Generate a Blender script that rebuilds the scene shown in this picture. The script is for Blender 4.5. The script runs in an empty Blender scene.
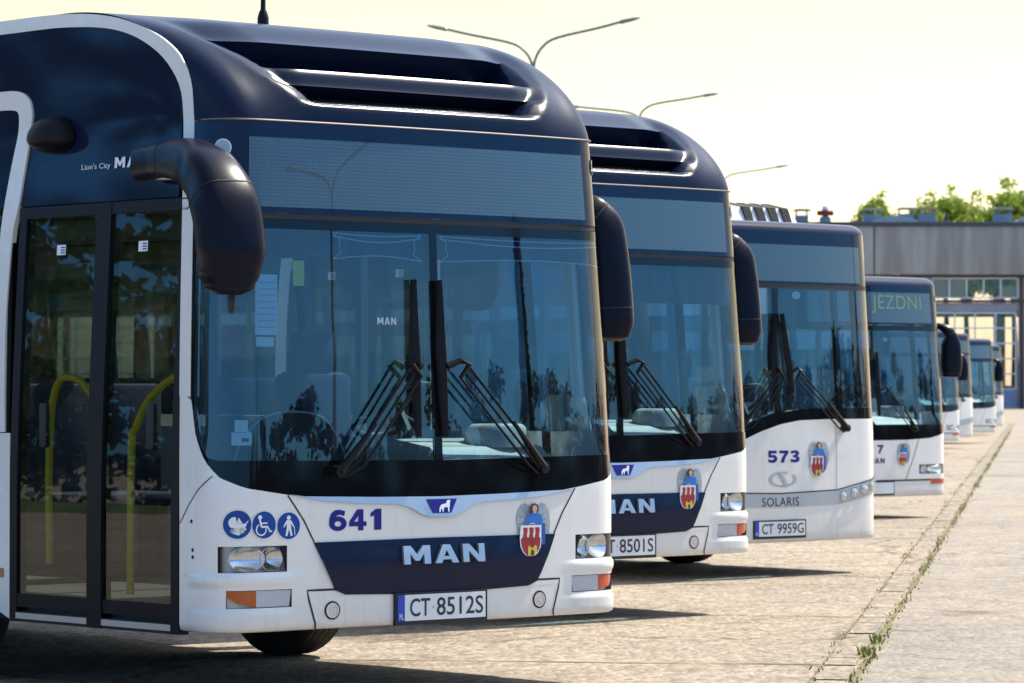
import bpy, bmesh, math, random
from mathutils import Vector, Matrix
from mathutils.geometry import tessellate_polygon

R = math.radians
random.seed(7)
scene = bpy.context.scene
COL = scene.collection
PSI = R(42)                                  # how the parked row is turned against the view axis
PC, PS = math.cos(PSI), math.sin(PSI)

# ------------------------------------------------------------------ materials
def new_mat(name):
    m = bpy.data.materials.new(name); m.use_nodes = True
    return m, m.node_tree, m.node_tree.nodes['Principled BSDF']

def mat(name, col, rough=.5, metal=0., coat=0., var=.06, vscale=3., bump=0., bscale=60., spec=.5, emit=None, estr=0.):
    m, nt, b = new_mat(name)
    N, L = nt.nodes, nt.links
    tc = N.new('ShaderNodeTexCoord')
    no = N.new('ShaderNodeTexNoise'); no.inputs['Scale'].default_value = vscale; no.inputs['Detail'].default_value = 5
    L.new(tc.outputs['Object'], no.inputs['Vector'])
    mx = N.new('ShaderNodeMix'); mx.data_type = 'RGBA'
    mx.inputs[6].default_value = (*[c * (1 - var) for c in col], 1)
    mx.inputs[7].default_value = (*[min(1, c * (1 + var)) for c in col], 1)
    L.new(no.outputs['Fac'], mx.inputs[0]); L.new(mx.outputs[2], b.inputs['Base Color'])
    b.inputs['Roughness'].default_value = rough; b.inputs['Metallic'].default_value = metal
    b.inputs['Coat Weight'].default_value = coat; b.inputs['Coat Roughness'].default_value = .04
    b.inputs['Specular IOR Level'].default_value = spec
    if bump:
        n2 = N.new('ShaderNodeTexNoise'); n2.inputs['Scale'].default_value = bscale; n2.inputs['Detail'].default_value = 4
        L.new(tc.outputs['Object'], n2.inputs['Vector'])
        bp = N.new('ShaderNodeBump'); bp.inputs['Strength'].default_value = bump; bp.inputs['Distance'].default_value = .02
        L.new(n2.outputs['Fac'], bp.inputs['Height']); L.new(bp.outputs['Normal'], b.inputs['Normal'])
    if emit:
        b.inputs['Emission Color'].default_value = (*emit, 1); b.inputs['Emission Strength'].default_value = estr
    return m

def paint(name, col, dirt, rough=.22, orange=.012, amount=1.0):
    """coach paint: clear coat, faint waviness, road dirt thrown up along the lower edge and thin streaks"""
    m, nt, b = new_mat(name); N, L = nt.nodes, nt.links
    tc = N.new('ShaderNodeTexCoord'); sp = N.new('ShaderNodeSeparateXYZ'); L.new(tc.outputs['Object'], sp.inputs[0])
    no = N.new('ShaderNodeTexNoise'); no.inputs['Scale'].default_value = 3.5; no.inputs['Detail'].default_value = 7; no.inputs['Roughness'].default_value = .65
    L.new(tc.outputs['Object'], no.inputs['Vector'])
    mp = N.new('ShaderNodeMapping'); mp.inputs['Scale'].default_value = (14, 14, .9); L.new(tc.outputs['Object'], mp.inputs[0])
    st = N.new('ShaderNodeTexNoise'); st.inputs['Scale'].default_value = 2.2; st.inputs['Detail'].default_value = 5; L.new(mp.outputs[0], st.inputs['Vector'])
    lo = N.new('ShaderNodeMapRange'); lo.inputs[1].default_value = .30; lo.inputs[2].default_value = .62; lo.inputs[3].default_value = 1; lo.inputs[4].default_value = 0
    L.new(sp.outputs['Z'], lo.inputs[0])
    a = N.new('ShaderNodeMath'); a.operation = 'MULTIPLY'; L.new(lo.outputs[0], a.inputs[0]); L.new(no.outputs['Fac'], a.inputs[1])
    s2 = N.new('ShaderNodeMapRange'); s2.inputs[1].default_value = .55; s2.inputs[2].default_value = .8; s2.inputs[3].default_value = 0; s2.inputs[4].default_value = .16
    L.new(st.outputs['Fac'], s2.inputs[0])
    ad = N.new('ShaderNodeMath'); ad.operation = 'MULTIPLY_ADD'; L.new(a.outputs[0], ad.inputs[0]); ad.inputs[1].default_value = .5 * amount; L.new(s2.outputs[0], ad.inputs[2])
    mx = N.new('ShaderNodeMix'); mx.data_type = 'RGBA'; L.new(ad.outputs[0], mx.inputs[0])
    mx.inputs[6].default_value = (*col, 1); mx.inputs[7].default_value = (*dirt, 1); L.new(mx.outputs[2], b.inputs['Base Color'])
    rr = N.new('ShaderNodeMath'); rr.operation = 'MULTIPLY_ADD'; L.new(ad.outputs[0], rr.inputs[0]); rr.inputs[1].default_value = .6; rr.inputs[2].default_value = rough
    L.new(rr.outputs[0], b.inputs['Roughness'])
    b.inputs['Coat Weight'].default_value = .6; b.inputs['Coat Roughness'].default_value = .05
    n2 = N.new('ShaderNodeTexNoise'); n2.inputs['Scale'].default_value = 4.0; n2.inputs['Detail'].default_value = 2; L.new(tc.outputs['Object'], n2.inputs['Vector'])
    bp = N.new('ShaderNodeBump'); bp.inputs['Strength'].default_value = .35; bp.inputs['Distance'].default_value = orange
    L.new(n2.outputs['Fac'], bp.inputs['Height']); L.new(bp.outputs['Normal'], b.inputs['Normal']); L.new(bp.outputs['Normal'], b.inputs['Coat Normal'])
    return m

def glass(name, tint, r0=.085, wave=.0007, wscale=2.0):
    """thin pane: Schlick reflection of both faces over tinted transmission"""
    m = bpy.data.materials.new(name); m.use_nodes = True; nt = m.node_tree; N, L = nt.nodes, nt.links
    N.clear()
    out = N.new('ShaderNodeOutputMaterial'); mix = N.new('ShaderNodeMixShader'); tr = N.new('ShaderNodeBsdfTransparent'); gl = N.new('ShaderNodeBsdfGlossy')
    gl.inputs['Roughness'].default_value = .0
    tc = N.new('ShaderNodeTexCoord'); n2 = N.new('ShaderNodeTexNoise'); n2.inputs['Scale'].default_value = wscale; n2.inputs['Detail'].default_value = 1
    L.new(tc.outputs['Object'], n2.inputs['Vector'])
    bp = N.new('ShaderNodeBump'); bp.inputs['Strength'].default_value = .5; bp.inputs['Distance'].default_value = wave
    L.new(n2.outputs['Fac'], bp.inputs['Height']); L.new(bp.outputs['Normal'], gl.inputs['Normal'])
    # dust film: a touch of the tint varies
    n3 = N.new('ShaderNodeTexNoise'); n3.inputs['Scale'].default_value = 9; n3.inputs['Detail'].default_value = 6; L.new(tc.outputs['Object'], n3.inputs['Vector'])
    mx = N.new('ShaderNodeMix'); mx.data_type = 'RGBA'; L.new(n3.outputs['Fac'], mx.inputs[0])
    mx.inputs[6].default_value = (*[c * .96 for c in tint], 1); mx.inputs[7].default_value = (*[min(1, c * 1.04) for c in tint], 1)
    L.new(mx.outputs[2], tr.inputs['Color'])
    ge = N.new('ShaderNodeNewGeometry'); dt = N.new('ShaderNodeVectorMath'); dt.operation = 'DOT_PRODUCT'
    L.new(ge.outputs['Normal'], dt.inputs[0]); L.new(ge.outputs['Incoming'], dt.inputs[1])
    ab = N.new('ShaderNodeMath'); ab.operation = 'ABSOLUTE'; L.new(dt.outputs['Value'], ab.inputs[0])
    om = N.new('ShaderNodeMath'); om.operation = 'SUBTRACT'; om.inputs[0].default_value = 1; L.new(ab.outputs[0], om.inputs[1])
    pw = N.new('ShaderNodeMath'); pw.operation = 'POWER'; L.new(om.outputs[0], pw.inputs[0]); pw.inputs[1].default_value = 5
    ma = N.new('ShaderNodeMath'); ma.operation = 'MULTIPLY_ADD'; L.new(pw.outputs[0], ma.inputs[0]); ma.inputs[1].default_value = 1 - r0; ma.inputs[2].default_value = r0
    L.new(ma.outputs[0], mix.inputs[0]); L.new(tr.outputs[0], mix.inputs[1]); L.new(gl.outputs[0], mix.inputs[2])
    df = N.new('ShaderNodeBsdfDiffuse'); df.inputs['Color'].default_value = (.5, .48, .44, 1); m2 = N.new('ShaderNodeMixShader')   # thin uneven film of dust and wiper smears
    mp = N.new('ShaderNodeMapping'); mp.inputs['Rotation'].default_value = (0, .5, 0); mp.inputs['Scale'].default_value = (9, 2, 1.6); L.new(tc.outputs['Object'], mp.inputs[0])
    n4 = N.new('ShaderNodeTexNoise'); n4.inputs['Scale'].default_value = 1.3; n4.inputs['Detail'].default_value = 7; n4.inputs['Roughness'].default_value = .7; L.new(mp.outputs[0], n4.inputs['Vector'])
    mr = N.new('ShaderNodeMapRange'); mr.inputs[1].default_value = .42; mr.inputs[2].default_value = .8; mr.inputs[3].default_value = .002; mr.inputs[4].default_value = .035; L.new(n4.outputs['Fac'], mr.inputs[0])
    L.new(mr.outputs[0], m2.inputs[0]); L.new(mix.outputs[0], m2.inputs[1]); L.new(df.outputs[0], m2.inputs[2]); L.new(m2.outputs[0], out.inputs[0])
    return m

def led_screen(name):
    """dark matrix board behind glass: rows of small round diodes"""
    m, nt, b = new_mat(name); N, L = nt.nodes, nt.links
    tc = N.new('ShaderNodeTexCoord'); mp = N.new('ShaderNodeMapping'); mp.inputs['Scale'].default_value = (58, 58, 58); L.new(tc.outputs['Object'], mp.inputs[0])
    fr = N.new('ShaderNodeVectorMath'); fr.operation = 'FRACTION'; L.new(mp.outputs[0], fr.inputs[0])
    sp = N.new('ShaderNodeSeparateXYZ'); L.new(fr.outputs[0], sp.inputs[0])
    cb = N.new('ShaderNodeCombineXYZ'); L.new(sp.outputs['X'], cb.inputs[0]); L.new(sp.outputs['Z'], cb.inputs[1])
    ds = N.new('ShaderNodeVectorMath'); ds.operation = 'DISTANCE'; L.new(cb.outputs[0], ds.inputs[0]); ds.inputs[1].default_value = (.5, .5, 0)
    lt = N.new('ShaderNodeMath'); lt.operation = 'LESS_THAN'; L.new(ds.outputs['Value'], lt.inputs[0]); lt.inputs[1].default_value = .34
    mx = N.new('ShaderNodeMix'); mx.data_type = 'RGBA'; L.new(lt.outputs[0], mx.inputs[0])
    mx.inputs[6].default_value = (.022, .050, .075, 1); mx.inputs[7].default_value = (.045, .080, .095, 1)
    L.new(mx.outputs[2], b.inputs['Base Color']); b.inputs['Roughness'].default_value = .35; b.inputs['Coat Weight'].default_value = 1; b.inputs['Coat Roughness'].default_value = .01; b.inputs['Coat IOR'].default_value = 1.5
    return m

M = {}
M['white'] = paint('white_coach_paint', (.80, .785, .735), (.40, .35, .27), amount=1.5)
M['navy'] = mat('navy_grille_paint', (.006, .010, .034), .22, 0, 0, .15, 4, spec=.22)
M['mirror_shell'] = mat('mirror_shell_plastic', (.0045, .006, .015), .30, 0, 0, .15, 8, .04, 300, spec=.12)
M['navy_rough'] = mat('navy_roof_shell', (.005, .012, .034), .26, 0, 0, .15, 5, .03, 240, spec=.16)
M['blind_navy'] = mat('rolled_sun_blind', (.012, .022, .06), .7, 0, 0, .1, 6)
M['navy_gloss'] = mat('navy_gloss_panel', (.006, .010, .034), .05, 0, 0, .1, 3, spec=.30)
M['blackglass'] = mat('black_ceramic_edge', (.005, .005, .007), .06, 0, 0, .1, 3, spec=.3)
M['glass'] = glass('windscreen_glass', (.34, .52, .64), .10)
M['sideglass'] = glass('side_window_glass', (.70, .78, .80), .06)
M['doorglass'] = glass('tinted_door_glass', (.42, .45, .38), .06)
M['lens'] = glass('clear_lamp_lens', (.93, .95, .96), .05, .001)
M['black'] = mat('black_plastic', (.006, .006, .008), .40, 0, 0, .15, 8, .08, 300, spec=.2)
M['rubber'] = mat('black_rubber', (.010, .010, .012), .6, 0, 0, .2, 10)
M['dark'] = mat('dark_underbody', (.012, .011, .011), .8, 0, 0, .3, 4, .3, 30)
M['tyre'] = mat('tyre_rubber', (.020, .019, .019), .75, 0, 0, .3, 12, .3, 90)
M['rim'] = mat('painted_steel_rim', (.35, .36, .37), .4, .5, 0, .1, 5)
M['chrome'] = mat('chromed_trim', (.62, .64, .66), .12, 1, 0, .04, 6)
M['lamp_liner'] = mat('pale_lamp_liner', (.60, .61, .60), .35, .2, .3, .12, 20)
M['satin'] = mat('satin_silver_trim', (.50, .52, .55), .34, .75, .3, .05, 6)
M['bead'] = mat('grey_bead_strip', (.22, .19, .19), .35, .5, 0, .1, 6)
M['silver'] = mat('silver_paint', (.46, .50, .53), .3, .6, .5, .06, 4)
M['alu'] = mat('brushed_aluminium', (.55, .58, .62), .35, .9, 0, .1, 9)
M['blue'] = mat('blue_number_film', (.012, .014, .21), .4, 0, 0, .05, 6, spec=.25)
M['iconblue'] = mat('sign_blue_film', (.008, .06, .28), .4, 0, 0, .05, 6, spec=.25)
M['film'] = mat('white_film', (.80, .82, .82), .35, 0, .2, .03, 6)
M['amber'] = mat('amber_lens', (.40, .075, .004), .15, 0, .3, .3, 30)
M['red'] = mat('red_lens', (.46, .05, .012), .15, 0, .4, .25, 30)
M['greylens'] = mat('ribbed_grey_lens', (.42, .45, .48), .12, 0, 1, .12, 40)
M['plate'] = mat('number_plate_white', (.72, .74, .74), .4, 0, .3, .04, 6)
M['eublue'] = mat('plate_blue', (.02, .06, .42), .4)
M['ink'] = mat('plate_black_ink', (.015, .015, .017), .5)
M['yellow'] = mat('yellow_handrail', (.80, .66, .03), .3, 0, .4, .06, 6)
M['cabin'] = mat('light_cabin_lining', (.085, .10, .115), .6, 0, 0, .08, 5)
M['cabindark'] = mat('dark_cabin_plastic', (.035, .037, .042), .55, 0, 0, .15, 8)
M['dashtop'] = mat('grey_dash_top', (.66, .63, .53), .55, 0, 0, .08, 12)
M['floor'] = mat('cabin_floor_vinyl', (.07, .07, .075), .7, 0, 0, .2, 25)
M['fabric'] = mat('blue_seat_fabric', (.015, .026, .085), .9, 0, 0, .3, 40)
M['led'] = mat('lit_green_diodes', (.10, .16, .08), .5, 0, 0, .1, 50, emit=(.40, .70, .28), estr=.10)
M['screen'] = led_screen('matrix_board')
M['crest_red'] = mat('crest_red', (.34, .018, .022), .4)
M['crest_blue'] = mat('crest_blue', (.02, .16, .55), .4)
M['crest_bluedark'] = mat('crest_dark_blue', (.015, .09, .36), .4)
M['crest_wing'] = mat('crest_wing_grey', (.36, .42, .45), .4, 0, 0, .18, 60)
M['crest_line'] = mat('crest_feather_line', (.20, .25, .29), .5)
M['crest_yellow'] = mat('crest_yellow', (.66, .50, .05), .4)
M['skin'] = mat('crest_skin', (.56, .36, .27), .5)
M['hair'] = mat('crest_hair', (.05, .022, .014), .6)

# ------------------------------------------------------------------ mesh builder
class MB:
    def __init__(self):
        self.v, self.f, self.m, self.mats = [], [], [], []
    def mi(self, m):
        if m not in self.mats: self.mats.append(m)
        return self.mats.index(m)
    def face(self, pts, m):
        b = len(self.v); self.v += [tuple(p) for p in pts]; self.f.append(tuple(range(b, b + len(pts)))); self.m.append(self.mi(m))
    def grid(self, rows, m, skip=None, wrap=False):
        b = len(self.v); n = len(rows[0]); k = self.mi(m)
        for r in rows: self.v += [tuple(p) for p in r]
        for i in range(len(rows) - 1):
            for j in range(n if wrap else n - 1):
                if skip and skip(i, j): continue
                j2 = (j + 1) % n
                self.f.append((b + i * n + j, b + i * n + j2, b + (i + 1) * n + j2, b + (i + 1) * n + j)); self.m.append(k)
    def poly(self, pts, m):
        """flat or nearly flat outline of any shape"""
        b = len(self.v); self.v += [tuple(p) for p in pts]; k = self.mi(m)
        for t in tessellate_polygon([[Vector(p) for p in pts]]):
            self.f.append((b + t[0], b + t[1], b + t[2])); self.m.append(k)
    def prism(self, front, back, m):
        self.poly(front, m); self.poly(back[::-1], m); n = len(front)
        for i in range(n): self.face([front[i], back[i], back[(i + 1) % n], front[(i + 1) % n]], m)
    def box(self, x0, x1, y0, y1, z0, z1, m, bev=0.):
        if bev:
            bm = bmesh.new(); bmesh.ops.create_cube(bm, size=1)
            for v in bm.verts: v.co = Vector((x0 + (v.co.x + .5) * (x1 - x0), y0 + (v.co.y + .5) * (y1 - y0), z0 + (v.co.z + .5) * (z1 - z0)))
            bmesh.ops.bevel(bm, geom=bm.edges[:], offset=bev, segments=2, affect='EDGES', profile=.5)
            self.take(bm, m); return
        p = [(x0, y0, z0), (x1, y0, z0), (x1, y1, z0), (x0, y1, z0), (x0, y0, z1), (x1, y0, z1), (x1, y1, z1), (x0, y1, z1)]
        b = len(self.v); self.v += p; k = self.mi(m)
        for f in ((3, 2, 1, 0), (4, 5, 6, 7), (0, 1, 5, 4), (1, 2, 6, 5), (2, 3, 7, 6), (3, 0, 4, 7)): self.f.append(tuple(b + i for i in f)); self.m.append(k)
    def take(self, bm, m):
        b = len(self.v); k = self.mi(m); bm.verts.index_update()
        self.v += [tuple(v.co) for v in bm.verts]
        for f in bm.faces: self.f.append(tuple(b + v.index for v in f.verts)); self.m.append(k)
        bm.free()
    def loft(self, rings, m, caps=True):
        self.grid(rings, m, wrap=True)
        if caps: self.poly(rings[0][::-1], m); self.poly(rings[-1], m)
    def tube(self, pts, r, m, n=8, flat=1.0):
        pts = [Vector(p) for p in pts]; rs = r if isinstance(r, (list, tuple)) else [r] * len(pts); rings = []; up = None
        for i, p in enumerate(pts):
            d = (pts[min(i + 1, len(pts) - 1)] - pts[max(i - 1, 0)]).normalized()
            if up is None: up = Vector((0, 0, 1)) if abs(d.z) < .9 else Vector((0, 1, 0))
            a = d.cross(up); a = a.normalized() if a.length > 1e-6 else Vector((1, 0, 0)); c = a.cross(d).normalized(); up = c
            rings.append([p + (a * math.cos(2 * math.pi * k / n) + c * math.sin(2 * math.pi * k / n) * flat) * rs[i] for k in range(n)])
        self.loft(rings, m)
    def lathe(self, prof, mtx, m, n=24):
        """prof: (radius, height) pairs turned about local z, then moved by mtx"""
        self.grid([[mtx @ Vector((r * math.cos(2 * math.pi * k / n), r * math.sin(2 * math.pi * k / n), h)) for k in range(n)] for r, h in prof], m, wrap=True)
    def build(self, name, parent=None, smooth=35, merge=True):
        me = bpy.data.meshes.new(name); me.from_pydata(self.v, [], self.f)
        for m in self.mats: me.materials.append(M[m] if isinstance(m, str) else m)
        me.polygons.foreach_set('material_index', self.m)
        bm = bmesh.new(); bm.from_mesh(me)
        if merge: bmesh.ops.remove_doubles(bm, verts=bm.verts, dist=1e-5)
        bm.to_mesh(me); bm.free()
        if smooth:
            me.shade_smooth(); me.set_sharp_from_angle(angle=R(smooth))
        me.update()
        o = bpy.data.objects.new(name, me); COL.objects.link(o)
        if parent: o.parent = parent
        return o

def smoothpath(pts, n=6):
    out = []; P = [Vector(p) for p in pts]
    for i in range(len(P) - 1):
        a, b, c, d = P[max(i - 1, 0)], P[i], P[i + 1], P[min(i + 2, len(P) - 1)]
        for k in range(n):
            t = k / n; out.append(.5 * ((2 * b) + (c - a) * t + (2 * a - 5 * b + 4 * c - d) * t * t + (3 * b - a - 3 * c + d) * t ** 3))
    out.append(P[-1]); return out

def empty(name, loc, rz=0., label=None, cat=None, group=None):
    o = bpy.data.objects.new(name, None); COL.objects.link(o); o.location = loc; o.rotation_euler = (0, 0, rz); o.empty_display_size = .3
    return tag(o, label, cat, group)
def tag(o, label=None, cat=None, group=None, kind=None):
    if label: o['label'] = label
    if cat: o['category'] = cat
    if group: o['group'] = group
    if kind: o['kind'] = kind
    return o
def copy_tree(o, parent=None):
    kids = list(o.children); c = o.copy(); COL.objects.link(c)
    if parent: c.parent = parent
    for k in kids: copy_tree(k, c)
    return c

_fonts = {}
def glyphs(text, bold, extrude, spacing=1.0):
    key = (text, bold, extrude, spacing)
    if key not in _fonts:
        cu = bpy.data.curves.new('t', 'FONT'); cu.body = text; cu.size = 1; cu.offset = bold; cu.extrude = extrude; cu.resolution_u = 4; cu.space_character = spacing
        o = bpy.data.objects.new('t', cu); COL.objects.link(o); bpy.context.view_layer.update()
        me = bpy.data.meshes.new_from_object(o.evaluated_get(bpy.context.evaluated_depsgraph_get()))
        v = [tuple(x.co) for x in me.vertices]; f = [tuple(p.vertices) for p in me.polygons]
        x0, x1 = min(p[0] for p in v), max(p[0] for p in v); y0, y1 = min(p[1] for p in v), max(p[1] for p in v)
        v = [((p[0] - x0) / (x1 - x0), (p[1] - y0) / (y1 - y0), p[2]) for p in v]
        bpy.data.objects.remove(o); bpy.data.curves.remove(cu); bpy.data.meshes.remove(me); _fonts[key] = (v, f)
    return _fonts[key]
def add_text(mb, text, fn, x0, x1, y0, y1, m, off=.004, bold=0., thick=0., slant=0., spacing=1.0):
    """letters laid in the box x0..x1, y0..y1 of the surface fn(x, y, off)"""
    v, f = glyphs(text, bold, .5 if thick else 0., spacing); b = len(mb.v); k = mb.mi(m)
    for p in v:
        mb.v.append(tuple(fn(x0 + (p[0]) * (x1 - x0) + slant * (p[1] - .5) * (y1 - y0), y0 + p[1] * (y1 - y0), off + thick * (p[2] + .5))))
    for q in f: mb.f.append(tuple(b + i for i in q)); mb.m.append(k)

# ------------------------------------------------------------------ bus shell: a curved front running into two flat sides
def interp(x, tab):
    if x <= tab[0][0]: return tab[0][1]
    for (a, b), (c, d) in zip(tab, tab[1:]):
        if x <= c: return b + (d - b) * (x - a) / (c - a)
    return tab[-1][1]

BLOCK = {'M': (.40, [[(0, 0), (0, 1), (.27, 1), (.5, .52), (.73, 1), (1, 1), (1, 0), (.76, 0), (.76, .58), (.58, .18), (.42, .18), (.24, .58), (.24, 0)]]),
         'A': (.36, [[(0, 0), (.34, 1), (.5, 1), (.5, .72), (.39, .38), (.5, .38), (.5, .19), (.33, .19), (.27, 0)], [(1, 0), (.73, 0), (.67, .19), (.5, .19), (.5, .38), (.61, .38), (.5, .72), (.5, 1), (.66, 1)]]),
         'N': (.34, [[(0, 0), (0, 1), (.30, 1), (.73, .38), (.73, 1), (1, 1), (1, 0), (.70, 0), (.27, .62), (.27, 0)]])}
def block_text(mb, text, fn, x0, x1, y0, y1, m, off, thick=0., gap=.07):
    tot = sum(BLOCK[c][0] for c in text) + gap * (len(text) - 1); k = (x1 - x0) / tot; x = x0
    for c in text:
        w, polys = BLOCK[c]
        for P in polys:
            f = [fn(x + px * w * k, y0 + py * (y1 - y0), off + thick) for px, py in P]
            if thick: mb.prism(f, [fn(x + px * w * k, y0 + py * (y1 - y0), off) for px, py in P], m)
            else: mb.poly(f, m)
        x += (w + gap) * k

DIG = {'1': [[(.30, 0), (.30, .70), (.08, .62), (.08, .80), (.40, 1), (.72, 1), (.72, 0)]],
       '4': [[(0, .20), (0, .42), (.28, .42), (.52, .42), (.52, .20)], [(0, .42), (.46, 1), (.52, 1), (.52, .70), (.28, .42)], [(.52, 0), (.52, 1), (.82, 1), (.82, 0)], [(.82, .20), (.82, .42), (1, .42), (1, .20)]],
       '6': ['ring', [(.0, .36), (.02, .60), (.12, .84), (.34, .99), (.62, 1.0), (.92, .93), (.86, .70), (.62, .77), (.44, .73), (.33, .60), (.30, .36)]],
       '5': [[(.08, 1), (.92, 1), (.92, .77), (.36, .77), (.35, .63), (.55, .66), (.80, .60), (.96, .46), (.98, .28), (.88, .10), (.65, 0), (.35, 0), (.05, .08), (.10, .30), (.38, .22), (.56, .24), (.66, .33), (.62, .42), (.48, .46), (.28, .42), (.08, .47)]],
       '7': [[(.04, 1), (.98, 1), (.98, .80), (.62, .35), (.52, 0), (.18, 0), (.30, .38), (.58, .76), (.04, .76)]],
       '3': [[(.05, .93), (.35, 1), (.68, .99), (.92, .86), (.92, .66), (.74, .53), (.97, .40), (.98, .20), (.78, .03), (.45, -.01), (.03, .08), (.08, .30), (.36, .22), (.58, .25), (.62, .36), (.50, .42), (.28, .43), (.28, .60), (.48, .61), (.58, .69), (.54, .77), (.38, .78), (.10, .72)]]}
def block_digits(mb, text, fn, x0, x1, y0, y1, m, off, gap=.16):
    k = (x1 - x0) / (len(text) + gap * (len(text) - 1)); x = x0; h = y1 - y0
    for c in text:
        for P in DIG[c]:
            if P == 'ring':
                A = [2 * math.pi * i / 24 for i in range(25)]
                mb.grid([[fn(x + (.5 + .5 * math.cos(a)) * k, y0 + (.345 + .345 * math.sin(a)) * h, off + .0005) for a in A], [fn(x + (.5 + .20 * math.cos(a)) * k, y0 + (.335 + .13 * math.sin(a)) * h, off + .0005) for a in A]], m)
            else: mb.poly([fn(x + px * k, y0 + py * h, off) for px, py in P], m)
        x += (1 + gap) * k

class Shell:
    def __init__(s, W, q0, arc, bow, tumble=.065, lean=.08):
        s.W, s.tumble, s.lean = W, tumble, lean; s.n = .0025; s.u, s.t, s.h = [0.], [0.], [0.]
        b = R(bow); q = 0
        while q < 3:
            th = b * q / q0 if q < q0 else b + (math.pi / 2 - b) * (lambda a: a * a * (3 - 2 * a))(min(1, (q - q0) / arc))
            s.u.append(s.u[-1] + math.cos(th) * s.n); s.t.append(s.t[-1] + math.sin(th) * s.n); s.h.append(th); q += s.n
        s.k = W / s.u[-1]
        s.qs = q0 + arc
    def __call__(s, q, z, off=0.):
        a = abs(q); sg = 1 if q >= 0 else -1; i = min(a / s.n, len(s.u) - 1.001); j = int(i); w = i - j
        u = (s.u[j] + (s.u[j + 1] - s.u[j]) * w) * s.k; t = s.t[j] + (s.t[j + 1] - s.t[j]) * w + max(0, a - (len(s.u) - 1.001) * s.n); h = s.h[j] + (s.h[j + 1] - s.h[j]) * w
        zz = min(z, 2.76)
        u *= 1 - s.tumble * max(0, (zz - 1.0) / 1.75) ** 1.3
        t += s.lean * max(0, (zz - .95) / 1.8) ** 1.2
        return Vector((sg * (u + off * math.sin(h)), t - off * math.cos(h), z))
    def qt(s, t, z=.5, side=-1):
        """the q that lies on the side wall at distance t behind the front"""
        lo, hi = s.qs - .1, 14.
        for _ in range(40):
            m = (lo + hi) / 2
            if s(m, z).y < t: lo = m
            else: hi = m
        return side * lo

def frange(a, b, step):
    n = max(1, int(math.ceil(abs(b - a) / step))); return [a + (b - a) * i / n for i in range(n + 1)]

def panel(mb, S, q0, q1, zlo, zhi, m, off=0., step=.06, zstep=.15, skirt=.02, extra=(), offf=None):
    lo = zlo if callable(zlo) else (lambda q: zlo); hi = zhi if callable(zhi) else (lambda q: zhi)
    qs = sorted(set([round(x, 5) for x in frange(q0, q1, step)] + [x for x in extra if q0 < x < q1]))
    nz = max(1, int(math.ceil(max(hi(q) - lo(q) for q in qs) / zstep)))
    O = offf or (lambda q, z: off)
    rows = [[S(q, lo(q) + (hi(q) - lo(q)) * j / nz, O(q, lo(q) + (hi(q) - lo(q)) * j / nz)) for q in qs] for j in range(nz + 1)]
    mb.grid(rows, m)
    if skirt:
        def inn(q, z): return S(q, z, O(q, z) - skirt)
        mb.grid([[inn(q, lo(q)) for q in qs], rows[0]], m); mb.grid([rows[-1], [inn(q, hi(q)) for q in qs]], m)
        for qi, e in ((qs[0], 0), (qs[-1], -1)):
            col = [r[e] for r in rows]; ic = [inn(qi, lo(qi) + (hi(qi) - lo(qi)) * j / nz) for j in range(nz + 1)]
            mb.grid([ic, col] if e == 0 else [col, ic], m)

def poly_q(mb, S, pts, m, off, step=.05, skirt=0., offf=None):
    """outline with one upper and one lower edge over q"""
    qs = [p[0] for p in pts]; a, b = min(qs), max(qs)
    def span(q):
        zs = []
        for (x0, z0), (x1, z1) in zip(pts, pts[1:] + pts[:1]):
            if abs(x1 - x0) < 1e-9:
                if abs(q - x0) < 1e-6: zs += [z0, z1]
            elif min(x0, x1) - 1e-9 <= q <= max(x0, x1) + 1e-9: zs.append(z0 + (z1 - z0) * (q - x0) / (x1 - x0))
        return min(zs), max(zs)
    panel(mb, S, a, b, lambda q: span(q)[0], lambda q: span(q)[1], m, off, step, .08 if offf else .3, skirt, [x for x in qs], offf)

def ribbon(mb, S, pts, w, m, off=.002):
    P = []
    for (a, b), (c, d) in zip(pts, pts[1:]):
        n = max(1, int(math.hypot(c - a, d - b) / .05)); P += [(a + (c - a) * i / n, b + (d - b) * i / n) for i in range(n)]
    P.append(pts[-1]); L, Rr = [], []
    for i, (x, y) in enumerate(P):
        x0, y0 = P[max(i - 1, 0)]; x1, y1 = P[min(i + 1, len(P) - 1)]; l = math.hypot(x1 - x0, y1 - y0) or 1; nx, ny = -(y1 - y0) / l * w / 2, (x1 - x0) / l * w / 2
        L.append(S(x + nx, y + ny, off)); Rr.append(S(x - nx, y - ny, off))
    mb.grid([Rr, L], m)

def disc(mb, S, q, z, r, m, off, n=24, rz=None):
    rz = rz or r
    mb.face([S(q + r * math.cos(2 * math.pi * i / n), z + rz * math.sin(2 * math.pi * i / n), off) for i in range(n)], m)
def ring(mb, S, q, z, r0, r1, m, off, n=28, a0=0, a1=2 * math.pi, rzk=1.):
    A = [a0 + (a1 - a0) * i / n for i in range(n + 1)]
    mb.grid([[S(q + r1 * math.cos(a), z + r1 * rzk * math.sin(a), off) for a in A], [S(q + r0 * math.cos(a), z + r0 * rzk * math.sin(a), off) for a in A]], m)

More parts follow.
